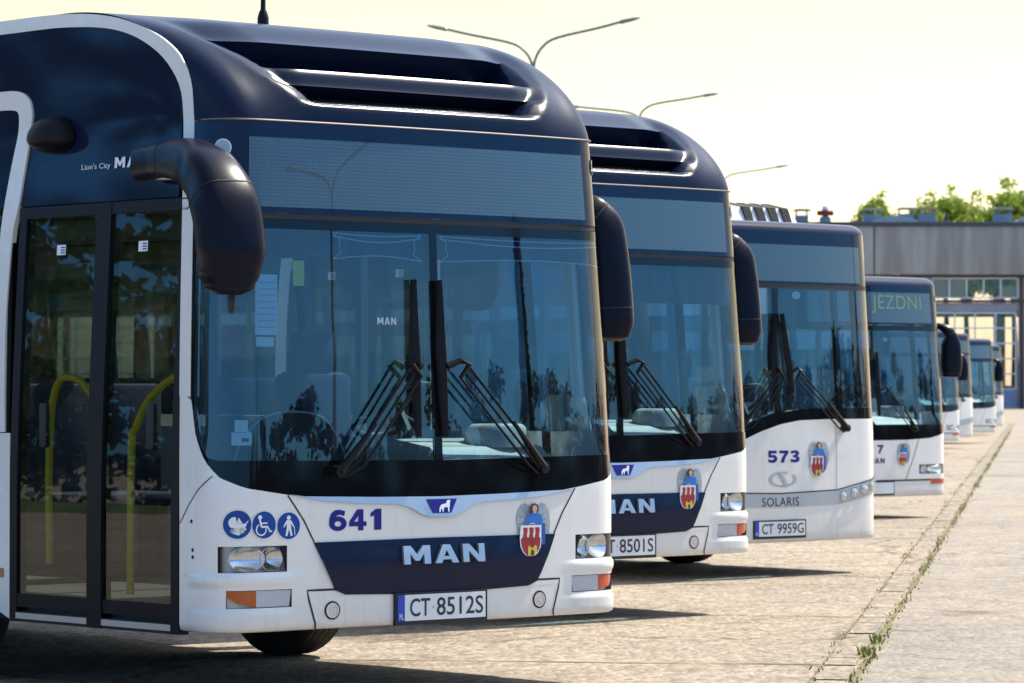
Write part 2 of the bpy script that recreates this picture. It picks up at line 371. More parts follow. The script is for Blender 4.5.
# ------------------------------------------------------------------ decals shared by the buses
def crest(S, root, q0, q1, z0, z1):
    mb = MB(); k = [.003]
    def P(pts, m):
        k[0] += .0007; mb.poly([S(q0 + x * (q1 - q0), z0 + y * (z1 - z0), k[0]) for x, y in pts], m)
    def ell(cx, cy, a, b, n=24, r0=0, r1=2 * math.pi): return [(cx + a * math.cos(r0 + (r1 - r0) * i / n), cy + b * math.sin(r0 + (r1 - r0) * i / n)) for i in range(n + 1)]
    P([(.04, .58), (.02, .72), (.06, .86), (.16, .96), (.28, .985), (.38, .93), (.44, .80), (.42, .5), (.06, .5)], 'crest_wing')
    P([(.62, .80), (.64, .93), (.74, .985), (.86, .95), (.96, .82), (.99, .62), (.96, .40), (.86, .22), (.72, .14), (.66, .4)], 'crest_wing')
    for i in range(5):
        a = .55 + i * .14; P([(.40 - .02 * i, .64 + .03 * i), (.06 + .05 * i, a + .06), (.06 + .05 * i, a + .075), (.41 - .02 * i, .655 + .03 * i)], 'crest_line')
        P([(.70, .60 + .03 * i), (.96 - .05 * i, .42 + .13 * i), (.96 - .05 * i, .435 + .13 * i), (.70, .615 + .03 * i)], 'crest_line')
    P([(.62, .60), (.80, .62), (.82, .42), (.80, .22), (.72, .13), (.62, .12), (.58, .3)], 'crest_bluedark')
    P([(.22, .60), (.30, .76), (.42, .80), (.58, .80), (.70, .77), (.74, .66), (.72, .56), (.50, .56), (.34, .60)], 'crest_blue')
    P(ell(.49, .895, .125, .085), 'hair'); P([(.37, .90), (.35, .82), (.42, .81), (.58, .82), (.62, .84), (.60, .90)], 'hair')
    P(ell(.50, .885, .07, .065), 'skin'); P([(.46, .84), (.54, .84), (.55, .80), (.45, .80)], 'skin')
    P([(.30, .60), (.36, .63), (.48, .63), (.52, .60)], 'skin')
    P([(.09, .585), (.68, .585), (.68, .30), (.66, .18), (.58, .08), (.46, .01), (.38, 0), (.28, .02), (.16, .09), (.08, .20), (.06, .36)], 'film')
    P([(.12, .36), (.65, .36), (.65, .26), (.62, .16), (.54, .075), (.44, .03), (.36, .02), (.27, .04), (.17, .11), (.11, .21), (.09, .34)], 'crest_red')
    for x in (.16, .33, .50):
        P([(x - .02, .36), (x + .11, .36), (x + .10, .42), (x + .12, .46), (x + .12, .545), (x - .01, .545), (x, .50), (x + .01, .44)], 'crest_red')
    P([(.28, .03), (.28, .20), (.33, .22), (.36, .18), (.44, .18), (.47, .23), (.54, .20), (.54, .075), (.44, .035)], 'crest_yellow')
    P([(.37, .04), (.37, .12), (.41, .15), (.45, .12), (.45, .045)], 'ink')
    return mb.build('crest_sticker', root, 0, merge=False)

def icons(S, root):
    C = [(-1.153, .860, .066), (-1.020, .856, .0635), (-.886, .849, .063)]
    for i, (q, z, r) in enumerate(C):
        mb = MB()
        disc(mb, S, q, z, r + .004, 'film', .003); disc(mb, S, q, z, r, 'iconblue', .004)
        def P(pts, m='film'): mb.poly([S(q + x * r, z + y * r, .0052) for x, y in pts], m)
        def bar(x0, y0, x1, y1, w):
            l = math.hypot(x1 - x0, y1 - y0); nx, ny = -(y1 - y0) / l * w / 2, (x1 - x0) / l * w / 2
            P([(x0 + nx, y0 + ny), (x1 + nx, y1 + ny), (x1 - nx, y1 - ny), (x0 - nx, y0 - ny)])
        if i == 0:
            P([(-.62, .08), (-.60, .30), (-.44, .48), (-.22, .56), (-.12, .50), (-.06, .06), (.62, .06), (.60, -.08), (.50, -.22), (-.40, -.24), (-.56, -.12)])
            ring(mb, S, q - .32 * r, z - .46 * r, .11 * r, .18 * r, 'crest_wing', .0052, 16); ring(mb, S, q + .30 * r, z - .46 * r, .11 * r, .18 * r, 'crest_wing', .0052, 16)
            bar(.55, .05, .75, .25, .07)
        elif i == 1:
            disc(mb, S, q - .36 * r, z + .56 * r, .17 * r, 'film', .0052, 16)
            bar(-.38, .42, -.24, -.14, .15); bar(-.30, .12, .28, .14, .10); bar(-.26, -.14, .30, -.14, .14); bar(.28, -.12, .50, -.52, .12); bar(.48, -.52, .66, -.44, .10)
            ring(mb, S, q - .26 * r, z - .34 * r, .36 * r, .46 * r, 'film', .0052, 24, R(120), R(375))
        else:
            disc(mb, S, q, z + .60 * r, .17 * r, 'film', .0052, 16)
            P([(-.18, .42), (.18, .42), (.30, .26), (.48, -.06), (.40, -.12), (.20, .16), (.20, -.16), (.34, -.76), (.16, -.76), (.02, -.24), (-.12, -.76), (-.30, -.76), (-.18, -.16), (-.18, .16), (-.40, -.12), (-.48, -.06), (-.30, .26)])
            bar(.48, -.08, .54, -.70, .06)
        mb.build('pictogram_sticker', root, 0, merge=False)

def plate(S, root, text, hw, z0, z1, base=.012):
    mb = MB(); panel(mb, S, -hw - .008, hw + .008, z0 - .016, z1 + .008, 'rubber', base + .006, .1, .2, .02)
    o = mb.build('number_plate', root)
    mb = MB(); panel(mb, S, -hw + .045, hw - .006, z0 + .004, z1 - .003, 'plate', base + .009, .1, .2, .003)
    panel(mb, S, -hw + .003, -hw + .045, z0 + .004, z1 - .003, 'eublue', base + .009, .1, .2, .003)
    h = z1 - z0
    add_text(mb, 'PL', S, -hw + .012, -hw + .036, z0 + .012, z0 + .012 + .2 * h, 'film', base + .0105)
    if not text: mb.build('plate_face', o, 0, merge=False); return
    a, b = text.split(' '); x0 = -hw + .075; x1 = hw - .022
    add_text(mb, a, S, x0, x0 + (x1 - x0) * .27, z0 + .18 * h, z1 - .16 * h, 'ink', base + .0105, .008)
    add_text(mb, b, S, x0 + (x1 - x0) * .36, x1, z0 + .18 * h, z1 - .16 * h, 'ink', base + .0105, .008)
    disc(mb, S, x0 + (x1 - x0) * .315, z0 + h * .5, .006, 'silver', base + .0105, 10)
    mb.build('plate_face', o, 0, merge=False)

def headlamp_unit(S, root, q0, q1, z0, z1, name='headlight', split=.58, depth=.06):
    """boxed lamp: bright housing, two bowls, clear cover; q0 is the outer end"""
    a, b = min(q0, q1), max(q0, q1)
    mb = MB()
    ins = [S(q, z, -depth) for q, z in ((a, z0), (b, z0), (b, z1), (a, z1))]
    mb.grid([[S(q, z0, -depth) for q in frange(a, b, .04)], [S(q, z1, -depth) for q in frange(a, b, .04)]], 'lamp_liner')
    for z in (z0, z1): mb.grid([[S(q, z, -depth) for q in frange(a, b, .04)], [S(q, z, .0) for q in frange(a, b, .04)]], 'lamp_liner')
    for q in (a, b): mb.face([S(q, z0, -depth), S(q, z1, -depth), S(q, z1, 0), S(q, z0, 0)], 'black' if q == q0 else 'silver')
    e_ = .012 * (1 if q0 < q1 else -1); mb.grid([[S(q0, z, -.003) for z in (z0, z1)], [S(q0 + e_, z, -.003) for z in (z0, z1)]], 'black'); mb.poly([S(q1, z0, -.003), S(q1 - e_ * .6, z0, -.003), S(q1 - e_ * 1.6, (z0 + z1) / 2, -.003), S(q1 - e_ * 3.4, z1, -.003), S(q1, z1, -.003)], 'black')
    o = mb.build(name, root)
    def bowl(qc, zc, r, rq):
        m2 = MB(); rings = []
        for k in range(7):
            f = k / 6; rr = .16 + .84 * f; d = -depth + .004 + (depth - .03) * f * f
            rings.append([S(qc + rq * rr * math.cos(2 * math.pi * j / 24), zc + r * rr * math.sin(2 * math.pi * j / 24), d) for j in range(24)])
        m2.grid(rings, 'chrome', wrap=True); m2.poly(rings[0], 'film')
        rr = [[S(qc + rq * 1.08 * math.cos(2 * math.pi * j / 24), zc + r * 1.08 * math.sin(2 * math.pi * j / 24), -.028) for j in range(24)], rings[-1]]
        m2.grid(rr, 'alu', wrap=True)
        m2.build('reflector', o)
    h = (z1 - z0) / 2 * .92; zc = (z0 + z1) / 2; L = q1 - q0
    bowl(q0 + L * .42, zc, h, abs(L) * .27); bowl(q0 + L * .81, zc, h * .95, h * 1.05)
    m3 = MB(); panel(m3, S, a + .004, b - .004, z0 + .003, z1 - .003, 'lens', -.004, .04, .2, 0); m3.build('lens', o)
    return o

def wheel(root, u, t, r=.48, w=.28, name='wheel', side=1, ride=0.):
    e = MB(); mt = Matrix.Translation((u, t, r - ride)) @ Matrix.Rotation(R(90) * side, 4, 'Y')
    e.lathe([(.27, -w / 2), (.40, -w / 2), (r - .03, -w / 2 + .015), (r, -w / 2 + .05)] + [(r - (.012 if i % 2 else 0), -w / 2 + .05 + i * (w - .1) / 8) for i in range(9)] + [(r, w / 2 - .05), (r - .03, w / 2 - .015), (.40, w / 2), (.27, w / 2)], mt, 'tyre', 40)
    o = e.build(name, root)
    e = MB(); e.lathe([(.28, w / 2 - .01), (.27, w / 2 - .04), (.22, w / 2 - .05), (.18, w / 2 - .03), (.12, w / 2 + .01), (.10, w / 2 + .04), (.001, w / 2 + .045)], mt, 'rim', 28); e.build('rim', o)
    return o

def wiper(S, root, piv, hub, blade, side, off=.05):
    """parked wiper: pantograph rods from the pivot up to the hub, blade hanging along the middle"""
    mb = MB(); dx, dz_ = hub[0] - piv[0], hub[1] - piv[1]; l = math.hypot(dx, dz_); nx, nz = -dz_ / l, dx / l
    for k, w, r in ((-1, .0, .0075), (0, .038, .0065), (1, .078, .0065)):
        e = w * (1 if nx * side > 0 else -1); e0 = e * .55
        mb.tube([S(piv[0] + nx * e0, piv[1] + nz * e0, .035), S(piv[0] + nx * e + dx * .15, piv[1] + nz * e + dz_ * .15, off + .02), S(hub[0] + nx * e, hub[1] + nz * e, off + .03)], r, 'black', 6)
    mb.tube([S(piv[0], piv[1], -.01), S(piv[0], piv[1], .06)], .030, 'black', 14)
    mb.tube([S(piv[0], piv[1], .045), S(piv[0] + dx * .45, piv[1] + dz_ * .45, off + .035)], [.024, .010], 'black', 8)
    q2 = blade[1][0]
    mb.tube([S(hub[0] + nx * .078 * (1 if nx * side > 0 else -1), hub[1] + nz * .078 * (1 if nx * side > 0 else -1), off + .03), S(hub[0], hub[1] + .012, off + .035), S((hub[0] + q2) / 2, hub[1] + .028, off + .035), S(q2, hub[1] + .0, off + .01)], [.011, .015, .015, .018], 'black', 8)
    o = mb.build('wiper', root)
    mb = MB(); (qa, za), (qb, zb), (qc, zc) = blade
    prof = [(qa, za, .010), (qa + (qb - qa) * .08, za + (zb - za) * .08, .013), (qa + (qb - qa) * .5, za + (zb - za) * .5, .022), (qb, zb, .034), (qb + (qc - qb) * .5, zb + (zc - zb) * .5, .026), (qc, zc, .010)]
    rings = []
    for q, z, w in prof: rings.append([S(q + x * w, z, .014 + y) for x, y in ((-1, 0), (-.6, .022), (.2, .034), (.9, .012), (1, 0))])
    mb.loft(rings, 'black'); mb.build('wiper_blade', o)

def mirror(root, path, rad, flat, name='mirror'):
    mb = MB(); pts = smoothpath(path, 10)
    n = len(path) - 1; rr = []
    for i in range(len(pts)):
        k = min(i / 10, n - .0001); j = int(k); f = k - j; f = f * f * (3 - 2 * f); rr.append((rad[j][0] + (rad[j + 1][0] - rad[j][0]) * f, rad[j][1] + (rad[j + 1][1] - rad[j][1]) * f))
    rings = []
    ax = Vector(flat).normalized()
    for i, p in enumerate(pts):
        d = (pts[min(i + 1, len(pts) - 1)] - pts[max(i - 1, 0)]).normalized(); a = (ax - d * ax.dot(d)).normalized(); c = d.cross(a).normalized()
        rings.append([p + a * rr[i][0] * math.copysign(abs(math.cos(2 * math.pi * k / 20)) ** .6, math.cos(2 * math.pi * k / 20)) + c * rr[i][1] * math.copysign(abs(math.sin(2 * math.pi * k / 20)) ** .6, math.sin(2 * math.pi * k / 20)) for k in range(20)])
    mb.loft(rings, 'mirror_shell'); o = mb.build(name, root, 75)
    for i in (21, 47):                                   # split lines of the housing
        if i < len(rings) - 8: mb = MB(); mb.tube(rings[i] + rings[i][:1], .0035, 'rubber', 5); mb.build('split_line', o)
    return o

_seat = []
def seat(root, u, t):
    if not _seat:
        mb = MB(); mb.box(-.21, .21, -.22, .22, .42, .50, 'fabric', .03); mb.box(-.21, .21, .18, .28, .48, 1.12, 'fabric', .035); mb.box(-.03, .03, -.1, .1, .0, .43, 'cabindark')
        o = mb.build('seat', root); _seat.append(o); o.location = (u, t, .4); return
    o = _seat[0].copy(); COL.objects.link(o); o.parent = root; o.location = (u, t, .4)

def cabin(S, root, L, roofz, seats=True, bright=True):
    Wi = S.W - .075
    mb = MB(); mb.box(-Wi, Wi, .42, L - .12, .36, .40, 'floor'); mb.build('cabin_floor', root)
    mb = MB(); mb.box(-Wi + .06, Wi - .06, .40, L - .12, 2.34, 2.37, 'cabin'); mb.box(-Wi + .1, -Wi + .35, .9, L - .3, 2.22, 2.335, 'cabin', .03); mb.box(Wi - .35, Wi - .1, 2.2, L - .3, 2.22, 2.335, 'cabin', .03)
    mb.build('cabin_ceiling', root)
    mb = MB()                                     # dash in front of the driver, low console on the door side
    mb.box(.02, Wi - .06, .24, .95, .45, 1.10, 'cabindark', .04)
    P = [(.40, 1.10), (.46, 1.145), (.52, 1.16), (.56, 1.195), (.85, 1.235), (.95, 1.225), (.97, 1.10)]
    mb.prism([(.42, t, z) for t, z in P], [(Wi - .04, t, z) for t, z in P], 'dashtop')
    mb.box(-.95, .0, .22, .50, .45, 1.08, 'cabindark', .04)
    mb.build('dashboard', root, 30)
    mb = MB()
    rings = []
    for k in range(7):
        f = k / 6; rings.append([(.96 + .20 * math.cos(a) * (1 - .35 * f * f), .66 + .14 * math.sin(a) * (1 - .25 * f), 1.19 + .12 * math.sin(f * math.pi / 2)) for a in [2 * math.pi * j / 20 for j in range(20)]])
    mb.loft(rings, 'dashtop'); mb.build('instrument_binnacle', root, 60)
    mb = MB()
    hub = Vector((.58, 1.02, 1.38)); tilt = Matrix.Translation(hub) @ Matrix.Rotation(R(-35), 4, 'X')
    mb.tube([tilt @ Vector((.235 * math.cos(a), .235 * math.sin(a), 0)) for a in [2 * math.pi * j / 28 for j in range(29)]], .017, 'cabindark', 8)
    for a in (R(30), R(150), R(270)): mb.tube([tilt @ Vector((0, 0, -.02)), tilt @ Vector((.225 * math.cos(a), .225 * math.sin(a), 0))], .016, 'cabindark', 6)
    mb.tube([hub, hub + Vector((0, -.20, -.30))], .04, 'cabindark', 10)
    mb.build('steering_wheel', root)
    mb = MB(); mb.box(.36, .84, 1.25, 1.75, .82, .95, 'fabric', .05); mb.box(.37, .83, 1.66, 1.80, .92, 1.58, 'fabric', .05); mb.box(.47, .73, 1.68, 1.78, 1.58, 1.80, 'fabric', .04); mb.box(.5, .7, 1.4, 1.6, .4, .83, 'cabindark')
    mb.build('driver_seat', root)
    mb = MB(); mb.box(.10, Wi - .03, 1.98, 2.02, .40, 1.35, 'cabin', .01)
    for x in (.10, Wi - .08): mb.box(x, x + .05, 1.975, 2.025, 1.35, 2.34, 'cabin')
    mb.box(.10, Wi - .03, 1.975, 2.025, 2.22, 2.34, 'cabin')
    mb.box(.06, .10, .75, 2.0, .40, 1.25, 'cabin', .01)
    mb.build('driver_partition', root)
    for u, t in ((.5, 4.9), (-.45, 6.2), (.45, 7.4)):
        mb = MB(); mb.tube([(u, t, .4), (u, t, 2.34)], .017, 'yellow', 8); mb.build('grab_pole', root)
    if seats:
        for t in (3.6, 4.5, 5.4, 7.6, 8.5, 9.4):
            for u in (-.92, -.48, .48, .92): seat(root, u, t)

def arch_lo(t, base, ws, r=.57):
    z = base
    for w in ws:
        d = abs(t - w)
        if d < r: z = max(z, .48 + math.sqrt(r * r - d * d) - .04)
    return z

def sides(S, root, L, base, belt, top, wheels, left_from, mats=('white', 'sideglass', 'navy'), right_from=None, ride=0.):
    """both side walls behind the front: skirt, window band, upper band"""
    for sg, t0 in ((-1, left_from), (1, right_from)):
        q0 = S.qt(t0, .5, 1); q1 = S.qt(L, .5, 1); off = q0 - t0
        Sx = (lambda q, z, o=0., sg=sg: S(sg * q, z, o))
        def Q(ts): return [t + off for t in ts]
        ex = []
        for w in wheels: ex += [w + off + .57 * x / 8 for x in range(-8, 9)]
        mb = MB(); panel(mb, Sx, q0, q1, lambda q: arch_lo(q - off, base, wheels), belt, mats[0], 0, .5, .3, .03, ex)
        mb.build('side_panel', root)
        n = 6; w = (q1 - q0) / n
        for i in range(n + 1):
            mb = MB(); a = max(q0, q0 + i * w - .035); b = min(q1, q0 + i * w + .035); panel(mb, Sx, a, b, belt, top, 'blackglass', 0, .1, .3, .05); mb.build('window_pillar', root)
        for i in range(n):
            mb = MB(); panel(mb, Sx, q0 + i * w + .035, q0 + (i + 1) * w - .035, belt, top, mats[1], -.004, .5, .3, 0); mb.build('side_window', root)
        if mats[2]: mb = MB(); panel(mb, Sx, q0, q1, top, 2.76, mats[2], .0, .5, .2, .03); mb.build('upper_side_panel', root)
    mb = MB(); W = S.W
    mb.box(-W + .01, W - .01, L - .03, L + .02, base + .02, 1.25, mats[0], .02); mb.box(-W + .02, W - .02, L - .02, L + .015, 1.25, 2.74, 'blackglass', .02)
    mb.build('rear_wall', root)
    mb = MB(); mb.box(-W + .03, W - .03, .42, L - .05, base - .0, .358, 'dark'); mb.build('underbody', root)
    for t in wheels:
        for sg in (-1, 1): wheel(root, sg * (W - .16), t, side=sg, ride=ride)

WSLOW = [(0, .967), (.38, .972), (.8, .983), (.93, 1.0), (1.117, 1.029), (1.233, 1.076), (1.32, 1.159), (1.385, 1.28), (1.42, 1.46)]
def wslow(q): return interp(abs(q), WSLOW)

def front_white(S, root, base, top, holes, ledge=.9, qe=1.505, qr=1.72, name='front_panel', sculpt=False):
    """lower white front with openings for the lamps"""
    qs = set(round(x, 4) for x in frange(-qe, qr, .045)); zs = set(round(x, 4) for x in frange(base + .03, ledge, .05))
    for a, b, c, d in holes: qs |= {a, b}; zs |= {c, d}
    if sculpt: zs |= set(round(x, 4) for x in frange(base + .03, ledge, .0125))
    qs = sorted(qs); zs = sorted(zs); mb = MB(); S0_ = S
    def relief(q, z):
        if not sculpt: return 0
        w = sstep(.79, .96, abs(q)) * (1 - sstep(1.36, 1.46, abs(q)))
        return .012 * w * max(sstep(.560, .588, z) * (1 - sstep(.612, .632, z)), 1 - sstep(.440, .464, z))
    S = lambda q, z, o=0.: S0_(q, z, o + relief(q, z))
    rows = [[S(q, base, -.10) for q in qs], [S(q, base, -.022) for q in qs], [S(q, base + .008, -.006) for q in qs]] + [[S(q, z, 0) for q in qs] for z in zs]
    nz = 6
    for j in range(1, nz + 1): rows.append([S(q, ledge + (top(q) - ledge) * j / nz, 0) for q in qs])
    rows.append([S(q, top(q), -.03) for q in qs])
    def skip(i, j):
        if i < 3 or i - 3 >= len(zs) - 1: return False
        zc = (zs[i - 3] + zs[i - 2]) / 2; qc = (qs[j] + qs[j + 1]) / 2
        return any(a < qc < b and c < zc < d for a, b, c, d in holes)
    mb.grid(rows, 'white', skip)
    return mb.build(name, root, 50)

def lion(S, mb, cx, cz, w, h, off):
    P = [(.30, .0), (.36, .0), (.40, .20), (.44, .36), (.60, .40), (.74, .36), (.76, .0), (.86, .0), (.86, .30), (.92, .55), (.94, .80), (.99, .90), (.96, .98), (.82, 1.0), (.70, .93), (.66, .78), (.56, .68), (.36, .66), (.18, .58), (.08, .40), (.02, .10), (.03, .0), (.14, .0), (.14, .16), (.24, .30), (.28, .16)]
    mb.poly([S(cx + (x - .5) * w, cz + (y - .5) * h, off) for x, y in P], 'film')

def clearance_lamp(S, root, q, z):
    mb = MB(); disc(mb, S, q, z, .034, 'greylens', .008, 16); ring(mb, S, q, z, .034, .042, 'film', .006); mb.build('marker_lamp', root)

# ================================================================== city bus with a tall roof cover (the two nearest)
SM = Shell(1.29, 1.03, .36, 4)
WHEELS = (2.62, 8.6)
DOME_T = 1.45
def dome(q, f, d=0.):
    """roof cover: f runs from the gold bead at the top of the display (0) back to the crown (1); d is depth below the skin"""
    a = f * math.pi / 2; b = SM(q, 2.76); g = (1 - math.cos(a)) ** 1.18
    w = sstep(.7, 1.1, abs(q)) * (1 - .6 * sstep(1.25, 1.44, abs(q)))
    p = Vector((b.x, b.y + (DOME_T - b.y) * g + .13 * w * math.sin(math.pi * f) ** 1.2, 2.76 + .585 * math.sin(a)))
    n = Vector((0, -math.cos(a), math.sin(a)))
    return p - n * d

def sstep(a, b, x): x = min(1, max(0, (x - a) / (b - a))); return x * x * (3 - 2 * x)

def city_bus(num, reg, loc, rz, label, cat, dz=0., detail=True, swoosh=True):
    S = SM
    root = empty('city_bus', (loc[0], loc[1], dz), rz, label, cat, 'city buses parked in a row')
    L = 12.0; base = .355; ride = dz; dz = 0; S0 = SM
    # ---- front, white part
    HL = (.892, 1.244, .634, .757); IN = (.866, 1.205, .468, .552)
    holes = [(-HL[1], -HL[0], HL[2], HL[3]), (HL[0], HL[1], HL[2], HL[3]), (-IN[1], -IN[0], IN[2], IN[3]), (IN[0], IN[1], IN[2], IN[3])]
    front_white(S, root, base, wslow, holes, sculpt=True)
    for sg in (-1, 1):
        headlamp_unit(S, root, sg * HL[1], sg * HL[0], HL[2], HL[3])
        a, m, b = sg * IN[1], sg * 1.058, sg * IN[0]
        mb = MB(); poly_q(mb, S, [(a, IN[3] - .004), (m, IN[3] - .002), (m, IN[2] + .004), (a - sg * .05, IN[2] + .022), (a, IN[3] - .03)], 'amber' if sg < 0 else 'red', -.004, .03); mb.build('indicator', root)
        mb = MB(); poly_q(mb, S, [(m, IN[3] - .002), (b, IN[3] - .004), (b + sg * .012, IN[2] + .004), (m, IN[2] + .004)], 'greylens', -.005, .03); mb.build('daytime_lamp', root)
        mb = MB(); panel(mb, S, min(a, b) , max(a, b), IN[2], IN[3], 'white', -.03, .05, .2, 0); mb.build('lamp_recess', root)
        mb = MB(); ring(mb, S, sg * .640, .442, .036, .044, 'black', .004); ring(mb, S, sg * .640, .442, .028, .036, 'chrome', .006); disc(mb, S, sg * .640, .442, .029, 'lamp_liner', .004)
        for k in range(4): disc(mb, S, sg * .640 + .012 * math.cos(k * R(90) + R(45)), .442 + .014 * math.sin(k * R(90) + R(45)), .005, 'chrome', .006, 8)
        mb.build('fog_lamp', root)
    # seams of the flaps
    for sg in (-1, 1):
        for P, w in (([(sg * .889, .992), (sg * .80, .872), (sg * .742, .768)], .008), ([(sg * .62, .541), (sg * .780, .541), (sg * .772, .50), (sg * .735, .381), (sg * .738, .358)], .010), ([(sg * 1.27, 1.085), (sg * 1.36, 1.02), (sg * 1.43, .95), (sg * 1.50, .86)], .005)):
            mb = MB(); ribbon(mb, S, P, w, 'rubber'); mb.build('flap_seam', root, 0)
    for q, z in ((-1.41, .872), (-1.40, .738), (-1.40, .705)): mb = MB(); disc(mb, S, q, z, .009, 'rubber', .003, 10); mb.build('plug', root, 0)
    # dark grille panel with chrome letters
    mb = MB()
    def gof(q, z): return .004 + (.016 * (z - .50) / .13 if z < .63 else .016 - .012 * (z - .63) / .13)
    poly_q(mb, S, [(-.745, .766), (-.622, .536), (-.565, .514), (0, .497), (.565, .514), (.622, .536), (.745, .766), (0, .770)], 'navy', .01, .05, .01, gof)
    g = mb.build('grille_panel', root, 15)
    mb = MB(); block_text(mb, 'MAN', lambda x, y, o: S(x, y, o + (.735 - y) * .10), -.245, .255, .647, .735, 'satin', .012, .016); mb.build('badge_letters', root, 30)
    mb = MB()
    poly_q(mb, S, [(-.88, .997), (-.70, .962), (-.50, .946), (-.26, .937), (-.185, .918), (-.125, .887), (-.07, .872), (.07, .872), (.125, .887), (.185, .918), (.26, .937), (.50, .946), (.70, .962), (.88, .990), (.80, .984), (.38, .974), (0, .969), (-.38, .974), (-.8, .985)], 'satin', .007, .03, .008, lambda q, z: .006 + max(0, .99 - z) * .10)
    e = mb.build('chrome_strip', root, 40)
    mb = MB(); poly_q(mb, S, [(-.095, .957), (-.055, .889), (.055, .889), (.095, .957)], 'blue', .010, .03, 0, lambda q, z: .010 + max(0, .99 - z) * .10); mb2 = mb
    lion(lambda q, z, o: S(q, z, o + max(0, .99 - z) * .10), mb2, .015, .923, .075, .058, .0115); mb.build('emblem', e, 0, merge=False)
    if True:
        if num:
            mb = MB(); block_digits(mb, num, S, -.658, -.328, .817, .917, 'blue', .003); mb.build('fleet_number', root, 0)
        icons(S, root)
    crest(S, root, .482, .715, .653, .927)
    plate(S, root, reg, .275, .370, .502)
    # ---- windscreen
    mb = MB(); panel(mb, S, -1.42, 1.42, wslow, lambda q: max(1.145 + .01 * abs(q), wslow(q) + .03), 'blackglass', .0, .04, .06, .02); mb.build('windscreen_apron', root)
    mb = MB()
    for sg in (-1, 1): panel(mb, S, min(sg * 1.395, sg * 1.42), max(sg * 1.395, sg * 1.42), lambda q: max(1.145 + .01 * abs(q), wslow(q) + .03), 2.29, 'blackglass', 0, .02, .2, .02)
    panel(mb, S, -1.395, 1.395, 2.245, 2.29, 'blackglass', 0, .05, .2, .02)
    panel(mb, S, -.022, .022, 1.14, 2.245, 'blackglass', 0, .05, .2, .02)
    panel(mb, S, -1.42, 1.42, 2.292, 2.318, 'rubber', -.004, .05, .2, .02)
    mb.build('windscreen_frame', root)
    for a, b in ((-1.395, -.022), (.022, 1.395)):
        mb = MB(); panel(mb, S, a, b, lambda q: max(1.145 + .01 * abs(q), wslow(q) + .03), 2.245, 'glass', -.002, .05, .12, 0); mb.build('windscreen', root, 60)
    mb = MB(); panel(mb, S, -.66, 1.28, 2.125 if detail else 2.0, 2.26, 'blind_navy', -.05, .08, .2, .01); mb.build('sun_blind', root)
    mb = MB()
    for q0, q1 in ((-.62, -.075), (.045, 1.30)) if detail else ():
        for k, (za, zb) in enumerate(((2.235, 2.225), (2.222, 2.195), (2.11, 2.130))):
            P = [(q0 + (q1 - q0) * i / 16, za + (zb - za) * math.sin(math.pi * i / 16)) for i in range(17)]; ribbon(mb, S, P, .006, 'crest_wing', -.0035)
        for q in (q0, q1):
            c = 1 if q == q0 else -1; ribbon(mb, S, [(q + c * .0, 2.235), (q + c * .045, 2.205), (q + c * .04, 2.17), (q + c * .05, 2.14), (q, 2.11)], .006, 'crest_wing', -.0037)
    if detail: mb.build('pale_reflection_lines', root, 0)  # light reflected along the windscreen top, drawn as pale lines
    wiper(S, root, (-.625, 1.10), (-.225, 1.60), ((-.155, 2.02), (-.150, 1.66), (-.145, 1.26)), 1)
    wiper(S, root, (.635, 1.10), (.135, 1.60), ((.005, 2.02), (.015, 1.66), (.02, 1.26)), -1)
    # ---- destination display
    mb = MB(); panel(mb, S, -1.42, 1.42, 2.32, 2.752, 'navy_gloss', .0, .04, .1, .02); mb.build('display_surround', root, 60)
    mb = MB(); panel(mb, S, -1.11, 1.07, 2.348, 2.676, 'screen', .003, .04, .1, 0); mb.build('destination_display', root, 60)
    mb = MB(); mb.tube([S(q, 2.757, .006) for q in frange(-1.36, 1.36, .05)], .0050, 'bead', 6); mb.build('bead_strip', root)
    clearance_lamp(S, root, -1.235, 2.622); clearance_lamp(S, root, 1.215, 2.622)
    # ---- roof cover
    mb = MB(); off = Vector((0, 0, dz))
    qs = frange(-1.44, 1.44, .03); NF = 64
    def edge(f): return interp(f, [(0, .76), (.12, .84), (.3, 1.0), (.5, 1.10), (.65, 1.14)])
    SLOTS = ((.325, .545), (.125, .228))
    fs = sorted(set([i / NF for i in range(NF + 1)] + [x + e for s_ in SLOTS for y in s_ for x, e in ((y, -.003), (y, .003))]))
    qs = sorted(set(qs + frange(-1.2, 1.2, .02)))
    def depth(q, f):
        m = 1 - sstep(edge(f) - .17, edge(f), abs(q))
        d = m * (.045 * sstep(.085, .122, f) * (1 - sstep(.56, .72, f)) + .026 * sstep(.20, .229, f) * (1 - sstep(.229, .32, f)))
        for a, b in SLOTS:
            if a <= f <= b: d += .19 * (1 - sstep(edge(f) - .24, edge(f) - .12, abs(q)))
        return d
    mb.grid([[dome(q, f, depth(q, f)) for q in qs] for f in fs], 'navy_rough')
    mb.build('roof_cover', root, 50)
    for a, b in SLOTS:
        mb = MB(); e_ = edge(.3) - .14
        mb.grid([[dome(q, f, .21) for q in frange(-e_, e_, .05)] for f in frange(a - .02, b + .03, .02)], 'dark')
        for k in range(5):
            f = a + (b - a) * (k + .5) / 5; mb.tube([dome(q, f, .2) for q in frange(-e_, e_, .1)], .004, 'dark', 5)
        mb.build('air_grille', root)
    # flat top behind the crown and the edge arches
    mb = MB(); zt = 2.76 + .585; wt = abs(S0(1.44, 2.76).x)
